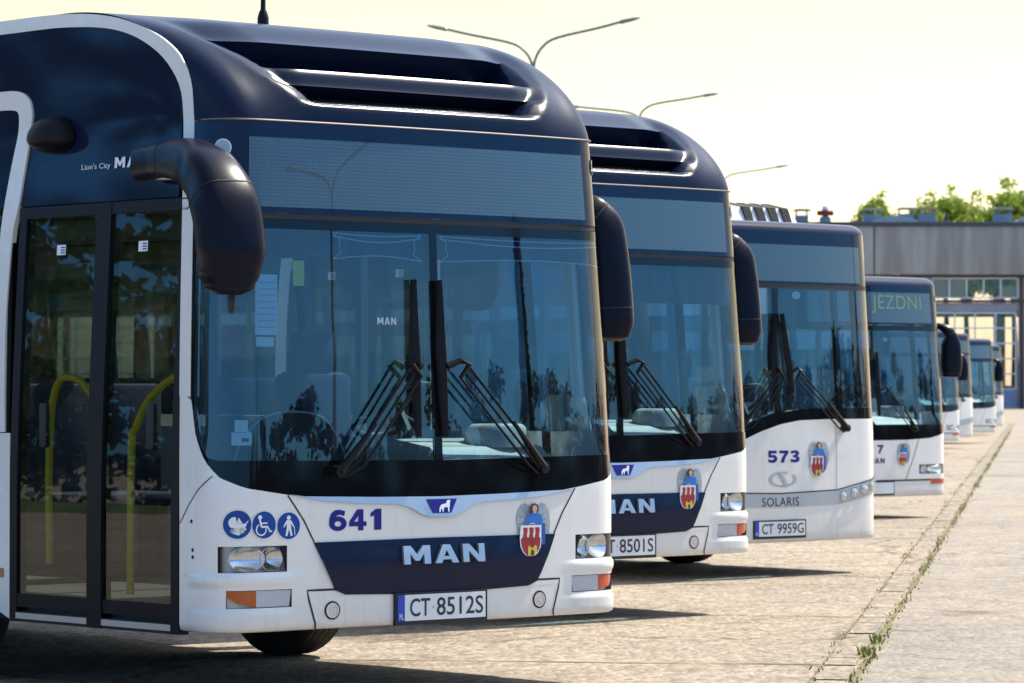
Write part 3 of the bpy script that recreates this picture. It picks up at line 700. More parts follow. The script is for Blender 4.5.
    mb.grid([[(-wt, DOME_T, zt - .0 + dz), (-wt * .5, DOME_T, zt + dz), (wt * .5, DOME_T, zt + dz), (wt, DOME_T, zt + dz)], [(-wt, 6.5, zt - .0 + dz), (-wt * .5, 6.5, zt + dz), (wt * .5, 6.5, zt + dz), (wt, 6.5, zt + dz)], [(-wt, 7.2, 2.86 + dz), (-wt * .5, 7.2, 2.88 + dz), (wt * .5, 7.2, 2.88 + dz), (wt, 7.2, 2.86 + dz)], [(-wt, L, 2.80 + dz), (-wt * .5, L, 2.86 + dz), (wt * .5, L, 2.86 + dz), (wt, L, 2.80 + dz)]], 'navy_rough')
    mb.build('roof', root, 30)
    if detail: mb = MB(); mb.lathe([(.030, -.05), (.030, .03), (.022, .06), (.014, .075), (.012, .15), (.001, .16)], Matrix.Translation((.02, 1.42, zt + .03)), 'black', 12); mb.tube([(.02, 1.42, zt + .16), (.03, 1.45, zt + .45)], [.010, .006], 'black', 6); mb.build('aerial', root)
    ARO = [(.312, 1.455), (.328, 1.8), (.345, 2.2), (.368, 2.6), (.382, 2.80), (.400, 2.94), (.455, 3.037), (.541, 3.113), (.70, 3.198), (.942, 3.278), (1.19, 3.322), (1.445, 3.342), (1.70, 3.348)]
    ARI = [(.397, 1.455), (.413, 1.8), (.430, 2.2), (.450, 2.6), (.464, 2.80), (.480, 2.90), (.54, 2.995), (.66, 3.097), (.861, 3.192), (1.106, 3.249), (1.442, 3.276), (1.70, 3.280)]
    def side_pt(sg, t, z, o): return Vector((sg * (abs(S0(2.0, z).x) + o), t, z + dz))
    for sg in (-1, 1):
        mb = MB(); o_ = smoothpath([(a, b, 0) for a, b in ARO], 5); i_ = smoothpath([(a, b, 0) for a, b in ARI], 5)
        n = 60
        def rs(P):
            d = [0]
            for a, b in zip(P, P[1:]): d.append(d[-1] + (b - a).length)
            out = []
            for k in range(n + 1):
                x = d[-1] * k / n; j = 0
                while j < len(P) - 2 and d[j + 1] < x: j += 1
                out.append(P[j].lerp(P[j + 1], (x - d[j]) / (d[j + 1] - d[j] or 1)))
            return out
        o_, i_ = rs(o_), rs(i_)
        o_ += [Vector((6.5, 3.348, 0)), Vector((7.2, 2.86, 0)), Vector((L, 2.80, 0))]; i_ += [Vector((6.45, 3.28, 0)), Vector((7.12, 2.80, 0)), Vector((L, 2.74, 0))]
        A = [side_pt(sg, p.x, p.y, .002) for p in o_]; B = [side_pt(sg, p.x, p.y, .002) for p in i_]; A2 = [side_pt(sg, p.x, p.y, -.05) for p in o_]; B2 = [side_pt(sg, p.x, p.y, -.03) for p in i_]
        mb.grid([A2, A, B, B2], 'white'); mb.build('roof_arch_trim', root, 40)
        # glossy dark panel under the arch, above door and windows
        mb = MB(); zl = 2.402 if sg < 0 else 2.40
        ts = sorted(set([round(p.x, 3) for p in i_ if p.x < 6.4] + [1.0, 1.2, 1.3, 2, 3, 4, 5, 6.4]))
        ts = [t for t in ts if t >= .47]
        def hi(t):
            c = [(p.x, p.y) for p in i_ if p.y > 2.45]
            return interp(t, sorted(c)) if t > .47 else 2.80
        tl = [t for t in ts if t <= 6.4]
        mb.grid([[side_pt(sg, t, zl + (min(hi(t), 3.285) - zl) * k / 6, -.004) for t in tl] for k in range(7)], 'navy_gloss')
        mb.build('roof_side_panel', root, 40)
    # ---- door side
    if swoosh:
        SD = [(2.0, 2.99), (1.85, 2.985), (1.76, 2.955), (1.715, 2.89), (1.722, 2.78), (1.795, 2.42), (1.84, 2.25), (1.862, 1.88), (1.852, 1.53), (1.835, 1.275)]
        SI = [(2.0, 2.895), (1.90, 2.892), (1.84, 2.88), (1.825, 2.84), (1.835, 2.76), (1.89, 2.56), (1.945, 2.28), (1.965, 1.88), (1.955, 1.53), (1.93, 1.275)]
        mb = MB(); A = smoothpath([(a, b, 0) for a, b in SD], 5); B = smoothpath([(a, b, 0) for a, b in SI], 5)
        A = [Vector((6.4, 2.99, 0))] + A; B = [Vector((6.4, 2.895, 0))] + B
        mb.grid([[side_pt(-1, p.x, p.y, -.02) for p in A], [side_pt(-1, p.x, p.y, .008) for p in A], [side_pt(-1, p.x, p.y, .008) for p in B], [side_pt(-1, p.x, p.y, -.02) for p in B]], 'white')
        mb.build('window_surround', root, 40)
        rings = []
        mb = MB(); c = Vector((-1.215, 1.50, 2.725 + dz))            # round dark housing above the door
        for k in range(9):
            a = k / 8 * math.pi / 2; rings.append([c + Vector((-.14 * math.sin(a), .155 * math.cos(a) * math.cos(b), .115 * math.cos(a) * math.sin(b) * (1. if math.sin(b) > 0 else .62))) for b in [2 * math.pi * j / 24 for j in range(24)]])
        mb.grid(rings, 'black', wrap=True); mb.build('camera_housing', root, 60)
        mb = MB()
        def sp(t, z, o): return side_pt(-1, t, z, o)
        block_text(mb, 'MAN', lambda x, y, o: sp(-x, y, o), -1.0, -.735, 2.560, 2.612, 'film', .002); mb.build('badge_letters', root, 0); mb = MB()
        add_text(mb, "Lion's City", lambda x, y, o: sp(-x, y, o), -1.275, -1.035, 2.555, 2.590, 'film', .002, .0)
        mb.build('model_lettering', root, 0)
    def D(t, z, o): return side_pt(-1, t, z, o)
    t0, t1 = .386, 1.79
    mb = MB()
    def bar(ta, tb, za, zb, o, th, m='black'):
        mb.grid([[D(t, z, o) for t in (ta, tb)] for z in (za, zb)], m); mb.grid([[D(ta, z, o - th) for z in (za, zb)], [D(ta, z, o) for z in (za, zb)]], m); mb.grid([[D(tb, z, o) for z in (za, zb)], [D(tb, z, o - th) for z in (za, zb)]], m)
        mb.grid([[D(t, zb, o) for t in (ta, tb)], [D(t, zb, o - th) for t in (ta, tb)]], m); mb.grid([[D(t, za, o - th) for t in (ta, tb)], [D(t, za, o) for t in (ta, tb)]], m)
    for f in range(8):
        za, zb = .335 + f * .2575, .335 + (f + 1) * .2575
        bar(t0, t0 + .062, za, zb, .0, .06); bar(t1 - .062, t1, za, zb, .0, .06); bar(1.005, 1.125, za, zb, .004, .06)
    bar(t0, t1, 2.338, 2.395, .002, .06); bar(t0, t1, .335, .385, -.004, .05, 'rubber'); bar(t0 + .06, t1 - .06, .41, .475, -.002, .05)
    door = mb.build('door', root, 20)
    for a, b in ((.446, 1.008), (1.122, 1.732)):
        mb = MB(); mb.grid([[D(t, z, -.012) for t in (a, b)] for z in frange(.47, 2.34, .25)], 'doorglass'); mb.build('door_pane', door, 0)
        mb = MB(); mb.grid([[D(t, z, .003) for t in ((a, 1.064) if a < .6 else (1.066, b))] for z in (.350, .380)], 'alu'); mb.build('sill_strip', door, 0)
        mb = MB(); c = (a + b) / 2 + (.02 if a < .6 else -.0); mb.grid([[D(t, z, -.009) for t in (c - .035, c + .04)] for z in (2.15, 2.20)], 'film')
        for k in range(3): mb.grid([[D(t, z, -.0075) for t in (c - .03, c + .005)] for z in (2.158 + k * .013, 2.164 + k * .013)], 'iconblue')
        mb.build('pane_sticker', door, 0)
    for pts in ([(1.60, .62), (1.61, 1.09), (1.60, 1.40), (1.54, 1.53), (1.43, 1.545), (1.33, 1.51), (1.22, 1.41)], [(.92, .50), (.92, 1.197), (.89, 1.30), (.80, 1.43), (.66, 1.52), (.53, 1.555)]):
        mb = MB(); mb.tube(smoothpath([D(t, z, -.11) for t, z in pts], 5), .019, 'yellow', 10); mb.build('handrail', door)
    for t in (1.53, .64): mb = MB(); mb.box(-1.275, -1.245, t - .03, t + .03, 1.20 + dz, 1.42 + dz, 'rubber', .01); mb.build('door_handle', door)
    T = S
    sides(T, root, L, .345, 1.27, 2.40, WHEELS, 1.79, ('white', 'sideglass', None), right_from=.66, ride=ride)
    # right side corner window behind the windscreen
    mb = MB(); panel(mb, S, 1.60, 1.72, lambda q: wslow(q), 1.27, 'white', -.002, .1, .3, .03); mb.build('corner_panel', root)
    mb = MB(); panel(mb, S, 1.505, 1.70, 1.27, 2.40, 'sideglass', -.004, .1, .3, 0); mb.build('corner_window', root)
    mb = MB(); a = D(1.86, .55, .004); mb.grid([[D(t, z, .004) for t in (1.84, 1.93)] for z in (.55, .595)], 'amber'); mb.build('side_marker', root, 0)
    cabin(T, root, L, 2.4)
    # pieces stuck behind the windscreen
    if detail:
        mb = MB()
        for q0, q1, z0, z1 in ((-1.165, -1.10, 1.29, 1.345), (-1.18, -1.08, 1.228, 1.288)):
            mb.grid([[S(q, z, -.006) for q in frange(q0, q1, .02)] for z in (z0, z1)], 'film')
        mb.grid([[S(q, z, -.0045) for q in (-1.13, -1.095)] for z in (1.245, 1.262)], 'iconblue')
        mb.build('windscreen_sticker', root, 0)
        mb = MB(); mb.grid([[S(q, z, -.05) for q in frange(-1.035, -.91, .03)] for z in (1.745, 2.03)], 'film')
        for k in range(8): mb.grid([[S(q, z, -.047) for q in (-1.02, -.925)] for z in (1.78 + k * .03, 1.783 + k * .03)], 'crest_wing')
        mb.grid([[S(q, z, -.05) for q in frange(-1.03, -.93, .03)] for z in (1.69, 1.735)], 'film'); mb.build('notice_sheet', root, 0)
        mb = MB(); mb.grid([[S(q, z, -.05) for q in (-.82, -.755)] for z in (1.98, 2.10)], 'yellow'); mb.build('yellow_notice', root, 0)
        mb = MB(); block_text(mb, 'MAN', S, -.36, -.245, 1.80, 1.835, 'crest_wing', -.001); mb.build('etched_lettering', root, 0)
        mb = MB()                                                   # added solid hump in place of a mirrored car roof, pale edge for its highlight
        for sc, z0, m in ((1.0, 1.05, 'cabindark'),):
            P = [(-.92, 1.08), (-.88, 1.22), (-.78, 1.33), (-.66, 1.375), (-.48, 1.375), (-.36, 1.33), (-.27, 1.20), (-.24, 1.08)]
            P = [(p.x, p.y) for p in smoothpath([(a, b, 0) for a, b in P], 4)]
            mb.prism([Vector((x, .42 + .05 * x * x, z + dz)) for x, z in P], [Vector((x * .96, .70, z - .06 + dz)) for x, z in P], 'cabindark')
        pod = mb.build('car_reflection_hump', root, 30)
        mb = MB(); mb.tube([Vector((x, .415 + .05 * x * x, z + dz)) for x, z in P], .006, 'silver', 6); mb.build('highlight_edge', pod)
    # ---- mirrors
    mirror(root, [(-1.30, .67, 2.56), (-1.315, .54, 2.565), (-1.34, .42, 2.568), (-1.42, .12, 2.545), (-1.485, -.12, 2.46), (-1.505, -.25, 2.32), (-1.505, -.29, 2.14), (-1.505, -.28, 2.02), (-1.505, -.277, 1.955), (-1.505, -.275, 1.918)],
           [(.06, .08), (.065, .082), (.068, .084), (.09, .105), (.13, .115), (.152, .115), (.155, .11), (.138, .10), (.112, .085), (.055, .04)], (1, -.15, 0))
    mb = MB(); mb.box(-1.315, -1.225, .40, .56, 2.48 + dz, 2.525 + dz, 'white', .012); mb.build('mirror_bracket', root)
    mirror(root, [(1.24, .50, 2.405), (1.33, .46, 2.43), (1.42, .42, 2.40), (1.46, .39, 2.30), (1.475, .37, 2.05), (1.48, .36, 1.86), (1.48, .36, 1.77), (1.48, .36, 1.738)],
           [(.05, .05), (.06, .055), (.085, .08), (.105, .095), (.115, .10), (.118, .10), (.10, .085), (.055, .045)], (1, -.2, 0))
    return root

city_bus('641', 'CT 8512S', (-.35, 17.5), PSI, 'nearest bus, white and navy, fleet number 641, with its glazed front door in view', 'bus')
city_bus(None, 'CT 8501S', (.703, 23.08), PSI, 'white and navy bus with plate ending 8501S, standing right behind the nearest bus', 'bus', dz=.045, detail=False)

# ================================================================== plainer buses: low roof brow, no roof cover
SSOL = Shell(1.29, .95, .45, 5, .055, .06)
def brow_roof(S, root, z0, h, depth, L, m, qe, trim=None):
    mb = MB(); qs = frange(-qe, qe, .04)
    def P(q, f):
        a = f * math.pi / 2; b = S(q, min(z0, 2.76)); w = 1 - .02 * f
        return Vector((b.x * w, b.y + (depth * 1.0) * (1 - math.cos(a)), z0 + h * math.sin(a)))
    mb.grid([[P(q, k / 10) for q in qs] for k in range(11)], m)
    mb.build('roof_brow', root, 60)
    xe = abs(S(2.2, min(z0, 2.76)).x); mb = MB(); zt = z0 + h; t1 = .95
    A = [P(q, 1) for q in qs]; mb.grid([A, [Vector((p.x, t1, zt)) for p in A]], m)
    rows = []
    for t in (t1 - .45, t1, 2, 4, L):
        rows.append([(-xe, t, z0 - .03), (-xe * .995, t, z0 + h * .5), (-xe * .97, t, zt - .004)])
    mb.grid(rows, m); mb.grid([[(-x, y, z) for x, y, z in r] for r in rows], m); mb.grid([[(-xe * .97, t, zt - .004), (0, t, zt), (xe * .97, t, zt - .004)] for t in (t1, L)], m)
    mb.build('roof', root, 50)

def man_plain(loc, rz, label, reg, digit, led, group, name='city_bus', letters=True, ride=0., crest_on=True):
    S = SM; root = empty(name, (loc[0], loc[1], ride), rz, label, 'bus', group); L = 12.; base = .285
    W_ = [(0, .925), (.5, .928), (.9, .945), (1.1, .985), (1.25, 1.03), (1.34, 1.10), (1.42, 1.25)]
    wl = lambda q: interp(abs(q), W_)
    HL = (.70, 1.27, .535, .645); IN = (.90, 1.23, .42, .475)
    front_white(S, root, base, wl, [(-HL[1], -HL[0], HL[2], HL[3]), (HL[0], HL[1], HL[2], HL[3])], ledge=.86, qr=1.6, qe=1.6)
    for sg in (-1, 1):
        headlamp_unit(S, root, sg * HL[1], sg * HL[0], HL[2], HL[3])
        mb = MB(); a, b = sorted((sg * IN[0], sg * IN[1])); panel(mb, S, a, b, IN[2], IN[3], 'red' if sg > 0 else 'amber', .003, .04, .2, .01); mb.build('indicator', root)
    mb = MB(); panel(mb, S, -1.06, 1.06, .458, .478, 'rubber', .003, .1, .2, .01); mb.build('bumper_gap', root)
    for sg in (-1, 1): mb = MB(); ribbon(mb, S, [(sg * .69, .935), (sg * .60, .72), (sg * .47, .48)], .009, 'rubber'); mb.build('flap_seam', root, 0)
    if digit: mb = MB(); block_digits(mb, digit, S, -.005, .095, .78, .875, 'blue', .003); mb.build('fleet_number', root, 0)
    if letters: mb = MB(); block_text(mb, 'MAN', S, -.14, .115, .665, .725, 'ink', .003); mb.build('badge_letters', root, 0)
    if crest_on: crest(S, root, .312, .545, .63, .893)
    if reg is not None: plate(S, root, reg, .262, .318, .452, .002)
    mb = MB(); panel(mb, S, -1.42, 1.42, wl, lambda q: max(1.10, wl(q) + .04), 'blackglass', 0, .06, .1, .02); mb.build('windscreen_apron', root)
    mb = MB()
    for sg in (-1, 1): panel(mb, S, min(sg * 1.395, sg * 1.42), max(sg * 1.395, sg * 1.42), lambda q: max(1.10, wl(q) + .04), 2.21, 'blackglass', 0, .03, .3, .02)
    panel(mb, S, -1.42, 1.42, 2.17, 2.235, 'blackglass', .0, .05, .2, .02); mb.build('windscreen_frame', root)
    mb = MB(); panel(mb, S, -1.395, 1.395, lambda q: max(1.10, wl(q) + .04), 2.17, 'glass', -.002, .06, .15, 0); mb.build('windscreen', root, 60)
    wiper(S, root, (-.60, 1.05), (-.20, 1.52), ((-.15, 1.92), (-.15, 1.6), (-.15, 1.2)), 1)
    wiper(S, root, (.60, 1.05), (.12, 1.50), ((.0, 1.92), (.01, 1.6), (.01, 1.2)), -1)
    mb = MB(); panel(mb, S, -1.42, 1.42, 2.237, 2.68, 'navy_gloss', 0, .05, .2, .02); mb.build('display_surround', root, 60)
    mb = MB(); panel(mb, S, -1.06, 1.03, 2.262, 2.605, 'screen', .003, .05, .2, 0); mb.build('destination_display', root, 60)
    if led: mb = MB(); add_text(mb, led, S, -.02, .845, 2.368, 2.57, 'led', .005, -.012, 0, 0, 1.05); mb.build('display_text', root, 0)
    brow_roof(S, root, 2.68, .11, .16, L, 'navy_gloss', 1.44)
    sides(S, root, L, base, 1.15, 2.35, WHEELS, .50, ('white', 'sideglass', 'white'), right_from=.50, ride=ride)
    clearance_lamp(S, root, -1.2, 2.55); clearance_lamp(S, root, 1.2, 2.55)
    cabin(S, root, L, 2.35, True)
    for sg in (-1, 1):
        mirror(root, [(sg * 1.24, .45, 2.20), (sg * 1.36, .30, 2.24), (sg * 1.46, .20, 2.16), (sg * 1.49, .20, 2.0), (sg * 1.49, .20, 1.80), (sg * 1.49, .20, 1.66), (sg * 1.49, .20, 1.645)],
               [(.03, .03), (.035, .035), (.06, .055), (.115, .09), (.125, .095), (.105, .08), (.04, .03)], (1, -.2 * sg, 0))
    return root

def sol_wslow(q): return interp(q, [(-1.42, .80), (-1.2, .83), (-1.0, .87), (-.7, .97), (-.373, 1.086), (-.193, 1.150), (.012, 1.205), (.224, 1.235), (.55, 1.243), (1.42, 1.243)])
def solaris(loc, rz, label, reg, num, group, name='city_bus', ride=0.):
    S = SSOL; root = empty(name, (loc[0], loc[1], ride), rz, label, 'bus', group); L = 12.; base = .275
    front_white(S, root, base, sol_wslow, [], ledge=.76, qr=1.6, qe=1.6)
    mb = MB()
    ribbon(mb, S, [(.637, 1.24), (.637, .674)], .009, 'silver'); mb.build('flap_seam', root, 0); mb = MB(); ribbon(mb, S, [(-1.5, .765), (-1.1, .712), (-.64, .676), (0, .660), (.64, .676), (1.1, .757), (1.3, .80)], .010, 'rubber', .006)
    mb.build('flap_seam', root, 0)
    mb = MB(); poly_q(mb, S, [(-.64, .562), (0, .548), (.64, .560), (.64, .670), (0, .655), (-.64, .670)], 'silver', .004, .05, .01); mb.build('trim_band', root)
    mb = MB(); add_text(mb, 'SOLARIS', S, -.19, .205, .560, .630, 'ink', .006, .0, 0, 0, 1.1); mb.build('band_lettering', root, 0)
    for sg in (-1, 1):
        mb = MB(); pts = [(sg * .64, .560), (sg * .85, .588), (sg * 1.05, .632), (sg * 1.27, .69), (sg * 1.27, .79), (sg * 1.05, .742), (sg * .85, .702), (sg * .64, .672)]
        poly_q(mb, S, pts, 'silver', .004, .03, .01); o = mb.build('headlight', root)
        for q, z, r in ((.715, .622, .042), (.845, .648, .044), (.965, .675, .046), (1.075, .70, .04)):
            mb = MB(); q *= sg
            disc(mb, S, q, z, r, 'black', .0055); rings = [[S(q + r * .92 * k * math.cos(2 * math.pi * j / 20), z + r * .92 * k * math.sin(2 * math.pi * j / 20), .006 + .012 * (1 - k)) for j in range(20)] for k in (1, .8, .5, .2)]
            mb.grid(rings, 'chrome', wrap=True); mb.poly(rings[-1], 'film'); mb.build('reflector', o)
        mb = MB(); poly_q(mb, S, pts, 'lens', .020, .03); mb.build('lens', o)
    mb = MB(); ring(mb, S, .032, .770, .118, .148, 'satin', .006, 32, R(70), R(300), .40); ring(mb, S, .032, .770, .118, .148, 'satin', .006, 32, R(-110), R(40), .40)
    mb.poly([S(x, z, .008) for x, z in ((-.03, .825), (.01, .825), (.095, .715), (.055, .715))], 'silver'); mb.build('emblem', root, 0)
    if num: mb = MB(); block_digits(mb, num, S, -.130, .217, .903, .999, 'blue', .003); mb.build('fleet_number', root, 0)
    crest(S, root, .308, .545, .782, 1.069)
    if reg: plate(S, root, reg, .272, .322, .444, .002)
    lo2 = lambda q: sol_wslow(q) + interp(q, [(-1.4, .12), (-.05, .11), (.05, .09), (1.4, .085)])
    mb = MB(); panel(mb, S, -1.42, 1.42, sol_wslow, lo2, 'blackglass', 0, .06, .1, .02); mb.build('windscreen_apron', root)
    mb = MB()
    for sg in (-1, 1): panel(mb, S, min(sg * 1.37, sg * 1.42), max(sg * 1.37, sg * 1.42), lo2, 2.28, 'blackglass', 0, .03, .3, .02)
    panel(mb, S, -.045, .02, lo2, 2.28, 'blackglass', 0, .03, .3, .02); panel(mb, S, -1.42, 1.42, 2.28, 2.315, 'rubber', 0, .05, .2, .02); mb.build('windscreen_frame', root)
    for a, b in ((-1.37, -.045), (.02, 1.37)): mb = MB(); panel(mb, S, a, b, lo2, 2.28, 'glass', -.002, .06, .15, 0); mb.build('windscreen', root, 60)
    wiper(S, root, (-.44, 1.18), (-.07, 1.62), ((-.045, 2.08), (-.055, 1.75), (-.05, 1.32)), 1)
    wiper(S, root, (.72, 1.17), (.17, 1.62), ((.035, 2.08), (.09, 1.75), (.13, 1.45)), -1)
    mb = MB(); panel(mb, S, -1.45, 1.45, 2.317, 2.73, 'navy_gloss', 0, .05, .2, .02); mb.build('display_surround', root, 60)
    mb = MB(); panel(mb, S, -1.0, 1.02, 2.337, 2.628, 'screen', .003, .05, .2, 0); mb.build('destination_display', root, 60)
    brow_roof(S, root, 2.73, .085, .13, L, 'navy_gloss', 1.46)
    sides(S, root, L, base, 1.10, 2.40, (2.2, 8.6), .50, ('white', 'sideglass', 'white'), right_from=.50, ride=ride)
    mb = MB()                                               # white roof unit with dark slots
    rows = []
    for x, z in ((-1.10, 2.78), (-1.05, 2.90), (-.90, 2.99), (.97, 2.99), (1.09, 2.90), (1.16, 2.78)): rows.append([(x, .80, 2.80), (x, .86, z - .02), (x, 1.05, z + .02), (x, 3.0, z + .02), (x, 3.1, 2.80)])
    mb.grid(rows, 'white'); ro = mb.build('roof_unit', root, 40)
    for x in (-.60, -.40, -.20, 0., .44, .59, .74, .89):
        mb = MB(); mb.prism([(x + .02, .810, 2.855), (x + .110, .810, 2.85), (x + .09, .842, 2.972), (x + .0, .842, 2.972)], [(x + .02, 1.06, 2.865), (x + .110, 1.06, 2.86), (x + .09, 1.06, 3.018), (x + .0, 1.06, 3.018)], 'dark'); mb.build('vent_slot', ro, 0)
    mb = MB(); mb.tube([(.30, 1.6, 3.0), (.20, 1.7, 3.55)], [.008, .004], 'black', 6); mb.build('aerial', root)
    cabin(S, root, L, 2.4, True)
    for sg in (-1, 1):
        if sg < 0: mirror(root, [(-1.24, .50, 2.30), (-1.36, .30, 2.33), (-1.46, .12, 2.25), (-1.49, .08, 2.05), (-1.49, .08, 1.85), (-1.49, .08, 1.74)], [(.03, .03), (.035, .035), (.06, .055), (.10, .07), (.10, .07), (.03, .03)], (1, .2, 0))
    return root

solaris((2.11, 28.39), PSI, 'third bus, white with fleet number 573 and a flat navy brow, plate CT 9959G', 'CT 9959G', '573', 'city buses parked in a row')
man_plain((4.13, 40.7), PSI, 'fourth bus, with a green lit destination display reading JEZDNI', '', '7', 'JEZDNI', 'city buses parked in a row', ride=-.03)
FAR = 'small distant buses at the far end of the row'
def corner(px_x, px_y):                     # centre of a front whose right corner stands at this ground point
    return (px_x - .825, px_y - .877)
a = man_plain(corner(10.03, 81.0), PSI, 'distant bus with a big dark mirror, just right of the green lit display', None, None, None, FAR, letters=False, crest_on=False)
b = solaris(corner(11.28, 88.2), PSI, 'distant white bus with a white roof unit, second past the bus with the green display', None, None, FAR)
c = copy_tree(a); c.location = (*corner(12.9, 96.2), 0); c['label'] = 'distant bus with a dark apron, third past the bus with the green display'
d = copy_tree(b); d.location = (*corner(15.42, 113.), 0); d['label'] = 'farthest bus of the row, closest to the depot gate'

# ================================================================== ground
def ground_mats():
    out = []
    for nm, base, fine in (('concrete_slabs', (.37, .325, .268), 1), ('worn_asphalt_lane', (.335, .305, .268), 0)):  # own base colours of slabs and lane
        m, nt, b = new_mat(nm); N, L = nt.nodes, nt.links
        tc = N.new('ShaderNodeTexCoord')
        def noise(s, d=6, r=.6, vec=None):
            n = N.new('ShaderNodeTexNoise'); n.inputs['Scale'].default_value = s; n.inputs['Detail'].default_value = d; n.inputs['Roughness'].default_value = r
            L.new(vec or tc.outputs['Object'], n.inputs['Vector']); return n
        def ramp(fac, c0, c1, p0, p1):
            r = N.new('ShaderNodeValToRGB'); r.color_ramp.elements[0].color = (*c0, 1); r.color_ramp.elements[1].color = (*c1, 1); r.color_ramp.elements[0].position = p0; r.color_ramp.elements[1].position = p1
            L.new(fac, r.inputs[0]); return r
        big = noise(.35, 6); mid = noise(3.2, 6, .7); sand = noise(1.1, 7, .7)
        c = ramp(mid.outputs['Fac'], [x * .82 for x in base], [x * 1.13 for x in base], .3, .72)
        c2 = ramp(big.outputs['Fac'], (.80, .80, .82), (1.10, 1.06, 1.0), .3, .7)
        mx = N.new('ShaderNodeMix'); mx.data_type = 'RGBA'; mx.blend_type = 'MULTIPLY'; mx.inputs[0].default_value = 1; L.new(c.outputs[0], mx.inputs[6]); L.new(c2.outputs[0], mx.inputs[7])
        vo = N.new('ShaderNodeTexVoronoi'); vo.inputs['Scale'].default_value = 30; vm = N.new('ShaderNodeMapping'); vm.inputs['Scale'].default_value = (1, .4, 1); L.new(tc.outputs['Object'], vm.inputs[0]); L.new(vm.outputs[0], vo.inputs['Vector'])
        st = ramp(vo.outputs['Color'], (.50, .49, .48), (1.25, 1.22, 1.18), .15, .8)          # exposed stones
        m2 = N.new('ShaderNodeMix'); m2.data_type = 'RGBA'; m2.blend_type = 'MULTIPLY'; m2.inputs[0].default_value = .6 if fine else .4; L.new(mx.outputs[2], m2.inputs[6]); L.new(st.outputs[0], m2.inputs[7])
        sd = ramp(sand.outputs['Fac'], (0, 0, 0), (1, 1, 1), .52, .70)                          # drifts of pale sand
        m3 = N.new('ShaderNodeMix'); m3.data_type = 'RGBA'; L.new(m2.outputs[2], m3.inputs[6]); m3.inputs[7].default_value = (.40, .335, .235, 1)
        k = N.new('ShaderNodeMath'); k.operation = 'MULTIPLY'; k.inputs[1].default_value = .5; L.new(sd.outputs[0], k.inputs[0]); L.new(k.outputs[0], m3.inputs[0])
        ol = noise(.9, 3); oil = ramp(ol.outputs['Fac'], (.62, .60, .58), (1, 1, 1), .30, .40)                         # old oil stains
        m4 = N.new('ShaderNodeMix'); m4.data_type = 'RGBA'; m4.blend_type = 'MULTIPLY'; m4.inputs[0].default_value = 1; L.new(m3.outputs[2], m4.inputs[6]); L.new(oil.outputs[0], m4.inputs[7])
        sp9 = noise(9.0, 4, .7, vm.outputs[0]); spk = ramp(sp9.outputs['Fac'], (.70, .69, .68), (1.14, 1.13, 1.12), .34, .64)          # coarse worn patches
        m6 = N.new('ShaderNodeMix'); m6.data_type = 'RGBA'; m6.blend_type = 'MULTIPLY'; m6.inputs[0].default_value = (.55 if fine else .30); L.new(m4.outputs[2], m6.inputs[6]); L.new(spk.outputs[0], m6.inputs[7])
        last = m6.outputs[2]
        # cracks
        wn = noise(.8, 4); wv = N.new('ShaderNodeVectorMath'); wv.operation = 'MULTIPLY_ADD'; L.new(wn.outputs['Color'], wv.inputs[0]); wv.inputs[1].default_value = (1.6, 1.6, 0); L.new(tc.outputs['Object'], wv.inputs[2])
        v2 = N.new('ShaderNodeTexVoronoi'); v2.feature = 'DISTANCE_TO_EDGE'; v2.inputs['Scale'].default_value = .22 if fine else .30; L.new(wv.outputs[0], v2.inputs['Vector'])
        cr = ramp(v2.outputs['Distance'], (.30, .26, .20), (1, 1, 1), .002, .006)
        m5 = N.new('ShaderNodeMix'); m5.data_type = 'RGBA'; m5.blend_type = 'MULTIPLY'; m5.inputs[0].default_value = .7; L.new(last, m5.inputs[6]); L.new(cr.outputs[0], m5.inputs[7])
        L.new(m5.outputs[2], b.inputs['Base Color']); b.inputs['Roughness'].default_value = .9; b.inputs['Specular IOR Level'].default_value = .2
        fb = noise(26, 8, .75); mm = N.new('ShaderNodeMath'); mm.operation = 'MULTIPLY_ADD'; L.new(vo.outputs['Distance'], mm.inputs[0]); mm.inputs[1].default_value = -.5; L.new(fb.outputs['Fac'], mm.inputs[2])
        bp = N.new('ShaderNodeBump'); bp.inputs['Strength'].default_value = .8; bp.inputs['Distance'].default_value = .02; L.new(mm.outputs[0], bp.inputs['Height']); L.new(bp.outputs['Normal'], b.inputs['Normal'])
        out.append(m)
    return out
GM, AM = ground_mats()
KA = math.atan(.146)                                  # the kerb line runs away slightly to the right
KD = Vector((math.sin(KA), math.cos(KA), 0)); KN = Vector((math.cos(KA), -math.sin(KA), 0)); K0 = Vector((1.74, 18.3, 0))
def kp(s, d, z=0.): p = K0 + KD * s + KN * d; return (p.x, p.y, z)
mb = MB(); mb.face([(-1500, -800, 0), (1500, -800, 0), (1500, 3000, 0), (-1500, 3000, 0)], GM); tag(mb.build('ground', None, 0), kind='structure')
mb = MB(); mb.face([kp(-60, .03, .004), kp(-60, 9.5, .004), kp(225, 9.5, .004), kp(225, .03, .004)], AM); tag(mb.build('asphalt_lane', None, 0), kind='structure')
M['joint'] = mat('earth_filled_joint', (.15, .135, .06), 1, 0, 0, .4, 6, .5, 40)
mb = MB(); s = -12.
rs = random.Random(3)
while s < 130:                                        # row of gutter stones along the lane, butted with thin open joints
    l = .5 + rs.uniform(-.02, .02); j = rs.uniform(-.008, .008); z = .006 + rs.uniform(0, .006)
    mb.face([kp(s, -.21 + j, z), kp(s, -.045 + j, z), kp(s + l - .018, -.045 + j, z), kp(s + l - .018, -.21 + j, z)], GM); s += l
tag(mb.build('gutter_strip', None, 0), kind='structure')
mb = MB()
